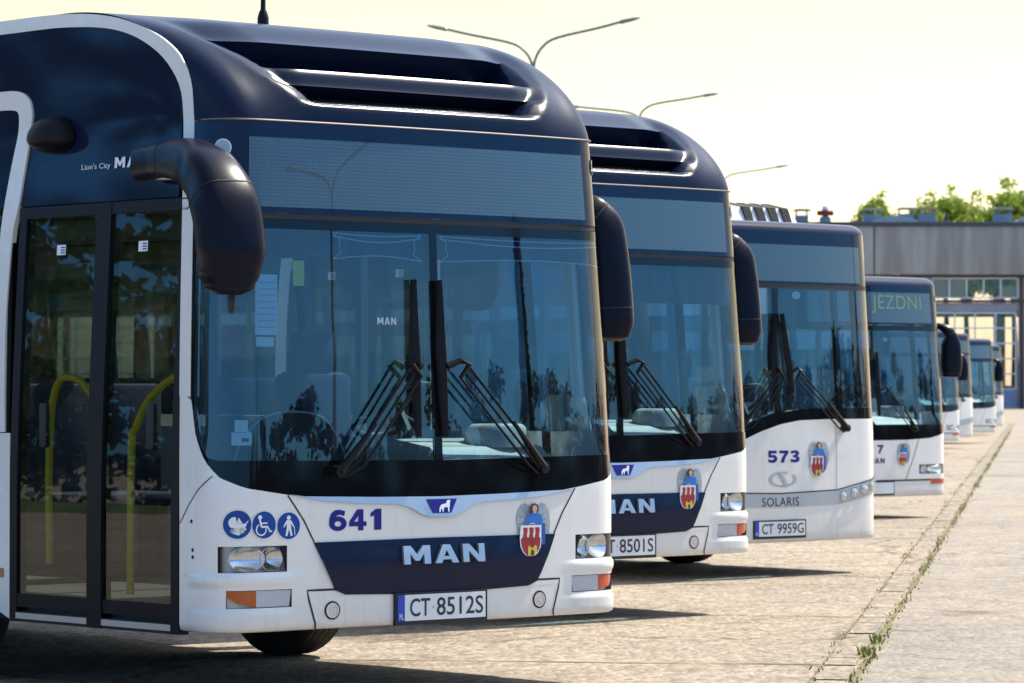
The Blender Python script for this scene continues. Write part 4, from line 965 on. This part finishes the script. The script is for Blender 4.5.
for d0, wm in ((-.005, .045), (-.222, .016)):
    ss = frange(-12, 130, .12); A, B = [], []
    for q in ss:
        w = wm * max(.12, .55 + .5 * math.sin(q * 1.9 + d0 * 30) * math.sin(q * .53) + rs.uniform(-.35, .35)); o_ = rs.uniform(-.006, .006); A.append(kp(q, d0 - w * .5 + o_, .0125)); B.append(kp(q, d0 + w * .5 + o_, .0125))
    mb.grid([A, B], 'joint')
for s in [1.2 + 4.6 * i + rs.uniform(-.6, .6) for i in range(-1, 14)]:
    n = 40; P = [(-.22 - 14 * i / n, s + .10 * math.sin(i * 1.3 + s) * .3 + rs.uniform(-.02, .02)) for i in range(n + 1)]
    W_ = [.018 * rs.uniform(.3, 1.2) for _ in P]
    mb.grid([[kp(y - w, d, .0035) for (d, y), w in zip(P, W_)], [kp(y + w, d, .0035) for (d, y), w in zip(P, W_)]], 'joint')
tag(mb.build('slab_joints', None, 0), kind='structure')

# weeds in the joint
M['weed'] = mat('dry_green_weed', (.27, .26, .06), .8, 0, 0, .5, 4)
M['weed2'] = mat('straw_weed', (.36, .29, .13), .9, 0, 0, .4, 5)
M['leafy'] = mat('leafy_weed', (.16, .20, .045), .7, 0, 0, .4, 7)
def weeds(name, spots):
    mb = MB(); r = random.Random(5)
    for s, d, n, h, w in spots:
        for _ in range(n):
            a = r.uniform(0, 6.28); x = s + r.gauss(0, w); y = d + r.gauss(0, .014 + w * .08); hh = h * r.uniform(.35, 1.1); ln = r.uniform(.2, .9) * hh; m = r.choice(['weed', 'weed', 'weed2', 'leafy'])
            p = Vector(kp(x, y, .0)); dv = Vector((math.cos(a), math.sin(a), 0)); sd = Vector((-dv.y, dv.x, 0)) * (.004 + .05 * hh) * r.uniform(.5, 1.2)
            m1 = p + dv * ln * .45 + Vector((0, 0, hh * .7)); tp = p + dv * ln + Vector((0, 0, hh))
            mb.face([p - sd, p + sd, m1 + sd * .8, m1 - sd * .8], m); mb.face([m1 - sd * .8, m1 + sd * .8, tp], m)
    return mb.build(name, None, 0, merge=False)
spots = []
r2 = random.Random(11); s = -6.
while s < 105:
    dens = .5 + .5 * math.sin(s * .9) * math.sin(s * .37 + 1); spots.append((s, 0, int(1 + 6 * max(0, dens)), .02 + .022 * dens, .12)); s += .16
for _ in range(90): spots.append((r2.uniform(-4, 60), -.22 + r2.gauss(0, .02), 4, .03, .08))
for k in range(3):
    for _ in range(26): spots.append((1.2 + 4.6 * (k * 2 + 2), -.4 - r2.uniform(0, 7), 3, .025, .03))
tag(weeds('kerb_weeds', spots), 'thin line of dry grass and weeds growing in the joint beside the asphalt lane', 'weeds', kind='stuff')
for s, d, n, h, t in ((1.75, -.02, 70, .07, 'larger leafy weed clump nearest the camera, in the pavement joint'), (2.9, -.01, 45, .06, 'smaller weed clump just beyond the leafy one in the pavement joint')):
    tag(weeds('weed_clump', [(s, d, n, h, .07)]), t, 'weed')
tag(bpy.data.objects['kerb_weeds'], kind='stuff')
# small stones
mb = MB()

# ================================================================== street lamps
M['pole'] = mat('galvanised_lamp_steel', (.16, .21, .22), .5, .3, 0, .15, 3)
def lamp(x, y, zj, la, lb, ra, rb, label, yaw=0):
    root = empty('street_lamp', (x, y, 0), yaw, label, 'street lamp', 'double armed street lamps behind the buses')
    mb = MB(); mb.tube([(0, 0, 0), (0, 0, 1.2), (0, 0, 1.25), (0, 0, zj)], [.13, .12, .09, .055], 'pole', 12); mb.build('pole', root)
    for sg, ln, rise in ((-1, la, lb), (1, ra, rb)):
        mb = MB(); P = [(0, 0, zj - .1), (sg * .06, 0, zj + .22 * max(.5, rise)), (sg * .26, 0, zj + .46 * rise), (sg * .62, 0, zj + .62 * rise), (sg * ln * .6, 0, zj + .80 * rise), (sg * ln * .82, 0, zj + .92 * rise)]
        mb.tube(smoothpath(P, 4), .036, 'pole', 8); mb.build('arm', root)
        mb = MB(); a = Vector((sg * ln * .80, 0, zj + .91 * rise)); b = Vector((sg * ln, 0, zj + rise)); d = b - a
        mb.loft([[a + d * f + Vector((0, w * math.cos(k), hh * math.sin(k))) for k in [R(45) * j for j in range(8)]] for f, w, hh in ((0, .03, .03), (.12, .10, .06), (.7, .12, .05), (1, .05, .02))], 'pole'); mb.build('luminaire', root)
    return root
lamp(.54, 92, 9.6, 2.72, 1.15, 2.74, 1.35, 'tallest looking double lamp above the nearest bus')
lamp(4.13, 117, 10.2, 2.4, .45, 2.6, .85, 'middle double lamp, above the second bus')
lamp(9.1, 157, 10.2, 2.9, .7, 3.0, .98, 'lowest looking lamp, above the roof unit of the bus numbered 573')

lamp(36.1, 8.3, 7.6, 2.2, .75, 2.2, .9, 'double lamp at the yard edge beside the buses, mirrored in the nearest windscreen', R(85))
# ================================================================== depot hall
M['concrete'] = None
def stained(name, col, dark, sx, zs):
    m, nt, b = new_mat(name); N, L = nt.nodes, nt.links
    tc = N.new('ShaderNodeTexCoord'); mp = N.new('ShaderNodeMapping'); mp.inputs['Scale'].default_value = (sx, sx, zs); L.new(tc.outputs['Object'], mp.inputs[0])
    n = N.new('ShaderNodeTexNoise'); n.inputs['Scale'].default_value = 1; n.inputs['Detail'].default_value = 6; L.new(mp.outputs[0], n.inputs['Vector'])
    r = N.new('ShaderNodeValToRGB'); r.color_ramp.elements[0].position = .35; r.color_ramp.elements[1].position = .6; r.color_ramp.elements[0].color = (*dark, 1); r.color_ramp.elements[1].color = (*col, 1)
    L.new(n.outputs['Fac'], r.inputs[0]); L.new(r.outputs[0], b.inputs['Base Color']); b.inputs['Roughness'].default_value = .9; return m
M['fascia'] = stained('streaked_concrete_fascia', (.40, .385, .355), (.27, .255, .235), 1.1, .12)
M['render'] = stained('bluish_wall_render', (.35, .35, .38), (.29, .29, .32), .6, .2)
M['gateblue'] = mat('grey_blue_gate_sheet', (.24, .30, .42), .5, 0, 0, .08, 1)
M['beam'] = mat('red_brown_steel', (.085, .048, .042), .6, 0, 0, .15, 2)
M['wframe'] = mat('white_window_frame', (.72, .74, .76), .5, 0, 0, .05, 2)
M['pane'] = glass('hall_window_pane', (.70, .70, .60), .10, .01, .8)
M['blind'] = mat('pale_blind', (.50, .47, .38), .8, 0, 0, .1, 1)
M['inside'] = mat('hall_interior', (.42, .42, .36), .9, 0, 0, .5, .4)
M['roofedge'] = mat('dark_roof_flashing', (.055, .06, .07), .6, 0, 0, .15, 1)
M['ventbox'] = mat('blue_grey_vent_sheet', (.20, .27, .36), .5, .1, 0, .15, 1)
M['ventcap'] = mat('pale_vent_cap', (.45, .40, .36), .5, .1, 0, .15, 1)
M['dome'] = mat('milky_skylight_dome', (.40, .42, .43), .3, 0, .3, .1, 1)
M['ventred'] = mat('red_cowl_paint', (.30, .035, .035), .5, 0, 0, .2, 2)
BZ = 250.
hall = empty('depot_hall', (30, BZ, 0), 0, 'long grey depot hall with concrete fascia, window band and glazed gate', 'building')
def hx(x): return x - 30
X0, X1 = -60., 90.
mb = MB(); mb.box(hx(X0), hx(X1), -.55, 0, 9.3, 12.65, 'fascia', .03)
for x in (6.2, 29.05 - 4.0, 38., 62.): mb.box(hx(x), hx(x) + .12, -.56, -.545, 9.3, 12.65, 'roofedge')
mb.build('fascia', hall)
mb = MB(); mb.box(hx(X0), hx(X1), -.75, 13, 12.65, 12.95, 'roofedge', .03); mb.build('roof', hall)
mb = MB(); mb.box(hx(X0), hx(X1), 12.4, 12.7, 0, 1.6, 'inside'); mb.box(hx(X0), hx(X1), 12.4, 12.7, 10.6, 12.64, 'inside')      # glazed rear wall: the trees behind show through both rows of windows
for x in frange(X0, X1, 7.1): mb.box(hx(x), hx(x) + .5, 12.4, 12.7, 1.6, 10.6, 'inside')
mb.box(hx(X0), hx(X1), 12.4, 12.7, 6.6, 7.4, 'inside'); mb.build('rear_wall', hall)
for sg, x in ((-1, X0), (1, X1)): mb = MB(); mb.box(hx(x) - .15, hx(x) + .15, .32, 12.38, 0, 12.64, 'render'); mb.build('end_wall', hall)
PW = 7.1; gx0 = 29.2
mb = MB(); i = -12
bays = [gx0 + PW * i for i in range(-11, 8)]
for g in bays:
    mb.box(hx(g + 6.0), hx(g + PW - .02), 0.02, .3, 0, 9.3, 'render')
    mb.box(hx(g - .0), hx(g + 6.0), 0.05, .3, 6.75, 7.35, 'render')
mb.build('wall', hall)
mb = MB(); mb.box(hx(X0), hx(X1), -.08, .02, 7.36, 7.56, 'beam')
for g in bays: mb.box(hx(g + 6.05), hx(g + 6.3), -.12, -.0, 0, 9.28, 'beam')
mb.box(hx(X0), hx(X1), -.1, .02, 9.1, 9.29, 'beam'); mb.build('steel_frame', hall)
wf = pf = gf = None
def winrow(x0, x1, z0, z1, nx, nz, name, fr='wframe', t=.10):
    mb = MB()
    for i in range(nx + 1): x = x0 + (x1 - x0) * i / nx; mb.box(x - t / 2, x + t / 2, .06, .16, z0, z1, fr)
    for j in range(nz + 1):
        z = z0 + (z1 - z0) * j / nz
        for i in range(nx): mb.box(x0 + (x1 - x0) * i / nx + t / 2, x0 + (x1 - x0) * (i + 1) / nx - t / 2, .065, .155, z - t / 2, z + t / 2, fr)
    return mb
proto = []
g0 = None
rg = random.Random(4)
for g in bays:
    if g0 is None:
        mb = winrow(-0.0, 5.95, 7.68, 9.05, 5, 1, 'w'); w = mb.build('window_band', hall); p = MB(); p.face([(0, .11, 7.68), (5.95, .11, 7.68), (5.95, .11, 9.05), (0, .11, 9.05)], 'pane'); p.build('glazing', w, 0)
        bl = MB(); bl.box(.1, 2.3, .3, .34, 7.7, 9.0, 'blind'); bl.build('blind', w); bl = MB(); bl.box(4.85, 5.9, .3, .34, 7.7, 8.5, 'blind'); bl.build('blind', w)
        mb = winrow(.15, 5.8, 1.35, 6.65, 4, 5, 'g'); mb.box(.1, 5.85, .07, .15, .05, 1.30, 'gateblue'); gt = mb.build('gate', hall); p = MB(); p.face([(.15, .11, 1.35), (5.8, .11, 1.35), (5.8, .11, 6.65), (.15, .11, 6.65)], 'pane'); p.build('glazing', gt, 0)
        g0 = (w, gt); w.location.x = hx(g); gt.location.x = hx(g)
    else:
        for o in g0:
            c = copy_tree(o, hall); c.location.x = hx(g)
# inside of the hall: lit machinery seen through the gate
for i, (x, w, h, m) in enumerate(((31.5, 1.6, 1.9, 'yellow'), (33.2, 1.2, 2.4, 'yellow'), (30.4, .8, 3.0, 'ventcap'))):
    pass
# roof furniture
def roof_vent(x, w, h, cap, label, y=6, capm='ventcap'):
    r = empty('roof_vent', (x, BZ + y, 12.95), 0, label, 'roof vent', 'box vents on the depot hall roof')
    mb = MB(); mb.box(-w / 2, w / 2, -.5, .5, 0, h, 'ventbox', .03); mb.build('shaft', r)
    mb = MB()
    for sx in (-1, 1):
        for sy in (-1, 1): mb.box(sx * w * .42 - .03, sx * w * .42 + .03, sy * .4 - .03, sy * .4 + .03, h, h + .32, 'ventbox')
    mb.build('posts', r)
    mb = MB(); mb.prism([(-cap / 2, -.7, h + .32), (cap / 2, -.7, h + .32), (cap * .3, -.7, h + .46), (-cap * .3, -.7, h + .46)], [(-cap / 2, .7, h + .32), (cap / 2, .7, h + .32), (cap * .3, .7, h + .46), (-cap * .3, .7, h + .46)], capm); mb.build('rain_cap', r)
M['capred'] = mat('pinkish_vent_cap', (.50, .32, .26), .5, 0, 0, .15, 1)
roof_vent(20.6, .9, .75, 1.4, 'roof vent behind the bus numbered 573, leftmost of the row')
roof_vent(25.6, 1.25, .80, 1.6, 'roof vent with a flat grey cap left of the first skylight')
roof_vent(28.0, 1.1, .85, 1.5, 'roof vent with a pinkish cap behind the first skylight', capm='capred')
roof_vent(29.5, 1.2, .85, 1.6, 'roof vent with a reddish cap beside a dark pipe, right of the first skylight', capm='capred')
roof_vent(34.9, 1.2, .85, 1.5, 'roof vent with a pale pointed cap left of the second skylight')
for x, l in ((27.0, 'low milky skylight dome between the vents'), (37.0, 'low milky skylight dome at the right edge')):
    mb = MB(); w = 3.3
    mb.grid([[(x + w / 2 * math.cos(a), BZ + 4 + y * 1.2, 12.93 + .62 * math.sin(a)) for a in [math.pi * k / 16 for k in range(17)]] for y in (-1, 1)], 'dome')
    mb.poly([(x + w / 2 * math.cos(a), BZ + 4 - 1.2, 12.93 + .62 * math.sin(a)) for a in [math.pi * k / 16 for k in range(17)]], 'dome'); mb.poly([(x + w / 2 * math.cos(a), BZ + 4 + 1.2, 12.93 + .62 * math.sin(a)) for a in [math.pi * k / 16 for k in range(17)]], 'dome')
    tag(mb.build('skylight', None, 40), l, 'skylight')
r = empty('roof_cowl', (22.2, BZ + 5, 12.95), 0, 'red crossed roof cowl with a pale round cap', 'roof cowl')
mb = MB(); mb.lathe([(.42, 0), (.40, .55), (.30, .62), (.001, .62)], Matrix.Identity(4), 'ventbox', 16); mb.build('shaft', r)
mb = MB(); mb.tube([(-.58, 0, .88), (.58, 0, .88)], .19, 'ventred', 12); mb.tube([(0, -.58, .88), (0, .58, .88)], .19, 'ventred', 12); mb.tube([(0, 0, .6), (0, 0, 1.1)], .2, 'ventred', 12); mb.build('cross_pipe', r)
mb = MB(); mb.lathe([(.22, 1.08), (.26, 1.2), (.20, 1.38), (.001, 1.44)], Matrix.Identity(4), 'film', 16); mb.build('cap', r)
mb = MB(); mb.tube([(30.55, BZ + 3, 12.9), (30.55, BZ + 3, 13.7)], .12, 'roofedge', 10); tag(mb.build('vent_pipe', None, 40), 'short dark pipe standing on the hall roof by a reddish vent cap', 'pipe')

# ================================================================== trees
def leafmat(name, c, tr):
    m, nt, b = new_mat(name); N, L = nt.nodes, nt.links
    tc = N.new('ShaderNodeTexCoord'); n = N.new('ShaderNodeTexNoise'); n.inputs['Scale'].default_value = .7; n.inputs['Detail'].default_value = 5; L.new(tc.outputs['Object'], n.inputs['Vector'])
    r = N.new('ShaderNodeValToRGB'); r.color_ramp.elements[0].position = .3; r.color_ramp.elements[1].position = .7; r.color_ramp.elements[0].color = (*[x * .6 for x in c], 1); r.color_ramp.elements[1].color = (*[x * 1.35 for x in c], 1)
    L.new(n.outputs['Fac'], r.inputs[0]); L.new(r.outputs[0], b.inputs['Base Color']); b.inputs['Roughness'].default_value = .7; b.inputs['Specular IOR Level'].default_value = .2
    t = N.new('ShaderNodeBsdfTranslucent'); t.inputs['Color'].default_value = (*tr, 1); mx = N.new('ShaderNodeMixShader'); mx.inputs[0].default_value = .55
    o = nt.nodes['Material Output']; L.new(b.outputs[0], mx.inputs[1]); L.new(t.outputs[0], mx.inputs[2]); L.new(mx.outputs[0], o.inputs[0]); return m
M['leafA'] = leafmat('young_leaf', (.14, .21, .035), (.52, .64, .10))
M['leafB'] = leafmat('deep_leaf', (.05, .085, .02), (.12, .20, .03))
M['leafC'] = leafmat('conifer_needles', (.018, .036, .016), (.03, .06, .02))
M['bark'] = mat('grey_brown_bark', (.09, .07, .05), .95, 0, 0, .3, 4, .6, 20)
def leaves(mb, clumps, n, size, m, rr):
    for c, rad in clumps:
        for _ in range(n):
            d = Vector((rr.gauss(0, 1), rr.gauss(0, 1), rr.gauss(0, .8))); d.normalize(); p = c + d * rad * rr.random() ** .45
            a = Vector((rr.gauss(0, 1), rr.gauss(0, 1), rr.gauss(0, 1))).normalized(); b_ = a.orthogonal().normalized(); s = size * rr.uniform(.5, 1.3)
            mb.face([p - a * s, p - b_ * s * .5, p + a * s, p + b_ * s * .5], m)
def tree(x, y, h, w, label, seed, m='leafA', n=26, cl=60, size=.26):
    rr = random.Random(seed); root = empty('tree', (x, y, 0), 0, label, 'tree', 'trees behind the depot hall')
    mb = MB(); mb.tube([(0, 0, 0), (.05, 0, h * .3), (-.1, .1, h * .62), (0, 0, h * .9)], [.28, .22, .13, .03], 'bark', 10); clumps = []
    for i in range(cl):
        f = rr.random(); zc = h * (.60 + .38 * f); rad = w * .5 * math.sqrt(max(.02, 1 - ((f - .5) / .56) ** 2)) * rr.uniform(.35, 1.05); a = rr.uniform(0, 6.28)
        c = Vector((rad * math.cos(a), rad * math.sin(a), zc)); clumps.append((c, rr.uniform(.45, 1.0)))
        if i % 4 == 0: mb.tube([(0, 0, zc * .75), c * .6 + Vector((0, 0, zc * .33)), c], [.08, .05, .02], 'bark', 5)
    for k in range(5): clumps.append((Vector((rr.uniform(-.5, .5) * w * .4, rr.uniform(-.3, .3) * w, h * rr.uniform(.96, 1.08))), .5))
    mb.build('trunk', root, 60); mb = MB(); leaves(mb, clumps, n, size, m, rr); mb.build('crown', root, 0, merge=False)
T_ = [(27.0, 268, 15.0, 3.0, 'slim young tree behind the leftmost skylight', 1), (30.6, 266, 14.6, 3.4, 'low bright tree left of the tallest crowns behind the hall', 2), (32.6, 270, 15.6, 3.6, 'pointed yellow green tree in the middle of the group behind the hall', 3),
      (34.6, 274, 15.1, 4.4, 'low broad tree between the pointed tree and the vent with the pale cap', 4), (37.4, 268, 15.9, 4.2, 'tallest tree, behind the vent with the pale cap', 5), (40.4, 270, 15.5, 5.0, 'tree behind the hall at the right edge of the photo', 6), (35.9, 267, 14.7, 3.6, 'small tree right behind the parapet, between the low broad tree and the tallest one', 7), (39.0, 276, 15.3, 3.8, 'rounded tree between the tallest one and the tree at the right edge', 8)]
for x, y, h, w, l, sd in T_: tree(x, y, h, w, l, sd, 'leafA', n=34, cl=300, size=.2)

def belt(name, label, pts, seed, leafm, dens, hfun, size=.2, spires=(), nl=100):
    rr = random.Random(seed); mb = MB(); clumps = []
    for x, y in pts:
        h = hfun(rr)
        for k in range(dens):
            f = rr.random(); clumps.append((Vector((x + rr.gauss(0, 1.3), y + rr.gauss(0, 1.3), .3 + h * f)), rr.uniform(.6, 1.2) * (1.15 - .5 * f)))
    for x, y, h, w in spires:
        for k in range(int(h * 5)):
            f = k / (h * 5); clumps.append((Vector((x, y, .4 + h * f)), w * (1 - f) ** .8 * .6 + .12))
    leaves(mb, clumps, nl, size, leafm, rr); o = mb.build(name, None, 0, merge=False); tag(o, label, 'trees', kind='stuff'); return o
belt('roadside_tree_belt', 'belt of green trees across the road facing the door side of the buses', [(-62 + random.uniform(-3, 3), y) for y in frange(-5, 75, 1.6)], 21, 'leafB', 30, lambda r: r.uniform(7.5, 10.2))
belt('yard_tree_belt', 'dark conifers and shrubs along the yard edge facing the fronts of the buses', [(66 + random.uniform(-3, 3), y) for y in frange(-25, 75, 2.0)], 22, 'leafC', 16, lambda r: r.uniform(3.2, 5.6),
     spires=[(63 + random.uniform(-2, 3), y, random.uniform(9, 12.5), 1.0) for y in (-9, 16.5, 40, 58)])
M['turf'] = mat('verge_grass', (.065, .105, .022), .95, 0, 0, .4, .8, .6, 12)
mb = MB(); mb.face([(-34, -40, .006), (-27, -40, .006), (-27, 120, .006), (-34, 120, .006)], 'turf'); mb.face([(-80, -40, .006), (-52, -40, .006), (-52, 120, .006), (-80, 120, .006)], 'turf'); tag(mb.build('grass_verge', None, 0), kind='structure')

# ================================================================== light, sky, camera
SKY_SIDE = (.17, .50, .92, 1); SKY_AHEAD = (.84, .645, .42, 1)
SUN_AZ = R(49.8); SUN_EL = R(50)
sx, sy = math.sin(SUN_AZ), math.cos(SUN_AZ)
w = bpy.data.worlds.new('World'); scene.world = w; w.use_nodes = True
nt = w.node_tree; sky = nt.nodes.new('ShaderNodeTexSky'); sky.sky_type = 'NISHITA'; sky.sun_disc = False
sky.sun_elevation = SUN_EL; sky.sun_rotation = SUN_AZ; sky.air_density = 1.0; sky.dust_density = 1.0; sky.ozone_density = 1.0
hs = nt.nodes.new('ShaderNodeHueSaturation'); hs.inputs['Saturation'].default_value = .85; nt.links.new(sky.outputs[0], hs.inputs['Color'])
# the air is hazier and warmer ahead, under the sun, and a clearer deep blue to the sides and behind
tc = nt.nodes.new('ShaderNodeTexCoord'); dp = nt.nodes.new('ShaderNodeVectorMath'); dp.operation = 'DOT_PRODUCT'; nt.links.new(tc.outputs['Generated'], dp.inputs[0]); dp.inputs[1].default_value = (math.sin(R(20)), math.cos(R(20)), 0)
rp = nt.nodes.new('ShaderNodeMapRange'); rp.interpolation_type = 'SMOOTHSTEP'; rp.inputs[1].default_value = .35; rp.inputs[2].default_value = .85
nt.links.new(dp.outputs['Value'], rp.inputs[0]); ml = nt.nodes.new('ShaderNodeMix'); ml.data_type = 'RGBA'; ml.blend_type = 'MULTIPLY'; ml.inputs[0].default_value = 1
sz = nt.nodes.new('ShaderNodeSeparateXYZ'); nt.links.new(tc.outputs['Generated'], sz.inputs[0]); mr = nt.nodes.new('ShaderNodeMapRange'); mr.interpolation_type = 'SMOOTHSTEP'
mr.inputs[1].default_value = .14; mr.inputs[2].default_value = .42; mr.inputs[3].default_value = 1; mr.inputs[4].default_value = 0; nt.links.new(sz.outputs['Z'], mr.inputs[0]); nt.links.new(mr.outputs[0], ml.inputs[0])
az = nt.nodes.new('ShaderNodeValToRGB'); e = az.color_ramp.elements; e[0].position = .0; e[0].color = (1.2, 1.02, 1.0, 1); e[1].position = .115; e[1].color = SKY_AHEAD
e = az.color_ramp.elements.new(.055); e.color = (1.04, .85, .63, 1); nt.links.new(sz.outputs['Z'], az.inputs[0])
tm = nt.nodes.new('ShaderNodeMix'); tm.data_type = 'RGBA'; tm.inputs[6].default_value = SKY_SIDE; nt.links.new(rp.outputs[0], tm.inputs[0]); nt.links.new(az.outputs[0], tm.inputs[7])
nt.links.new(hs.outputs[0], ml.inputs[6]); nt.links.new(tm.outputs[2], ml.inputs[7])
bg = nt.nodes['Background']; nt.links.new(ml.outputs[2], bg.inputs[0]); bg.inputs[1].default_value = .13
sl = bpy.data.lights.new('sun', 'SUN'); sl.energy = 4.2; sl.angle = R(.55); sl.color = (1, .93, .80)
so = bpy.data.objects.new('sun', sl); COL.objects.link(so)
so.rotation_euler = Vector((sx * math.cos(SUN_EL), sy * math.cos(SUN_EL), math.sin(SUN_EL))).to_track_quat('Z', 'Y').to_euler()
cam = bpy.data.cameras.new('camera'); co = bpy.data.objects.new('camera', cam); COL.objects.link(co); scene.camera = co
cam.sensor_width = 36; cam.lens = 3600 / 1024 * 36; cam.clip_end = 5000; cam.clip_start = .1
co.location = (0, 0, 1.5); co.rotation_euler = (R(90) + math.atan(45.5 / 3600), 0, 0)
cam.dof.use_dof = True; cam.dof.focus_distance = 17.3; cam.dof.aperture_fstop = 8.5
vs = scene.view_settings; vs.view_transform = 'Standard'; vs.look = 'None'; vs.gamma = 1; vs.exposure = 1.07; vs.use_curve_mapping = False
scene.render.engine = 'CYCLES'; cy = scene.cycles
cy.max_bounces = 8; cy.transparent_max_bounces = 16; cy.glossy_bounces = 4; cy.diffuse_bounces = 3; cy.caustics_reflective = False; cy.caustics_refractive = False
cy.use_denoising = True; cy.sample_clamp_indirect = 8
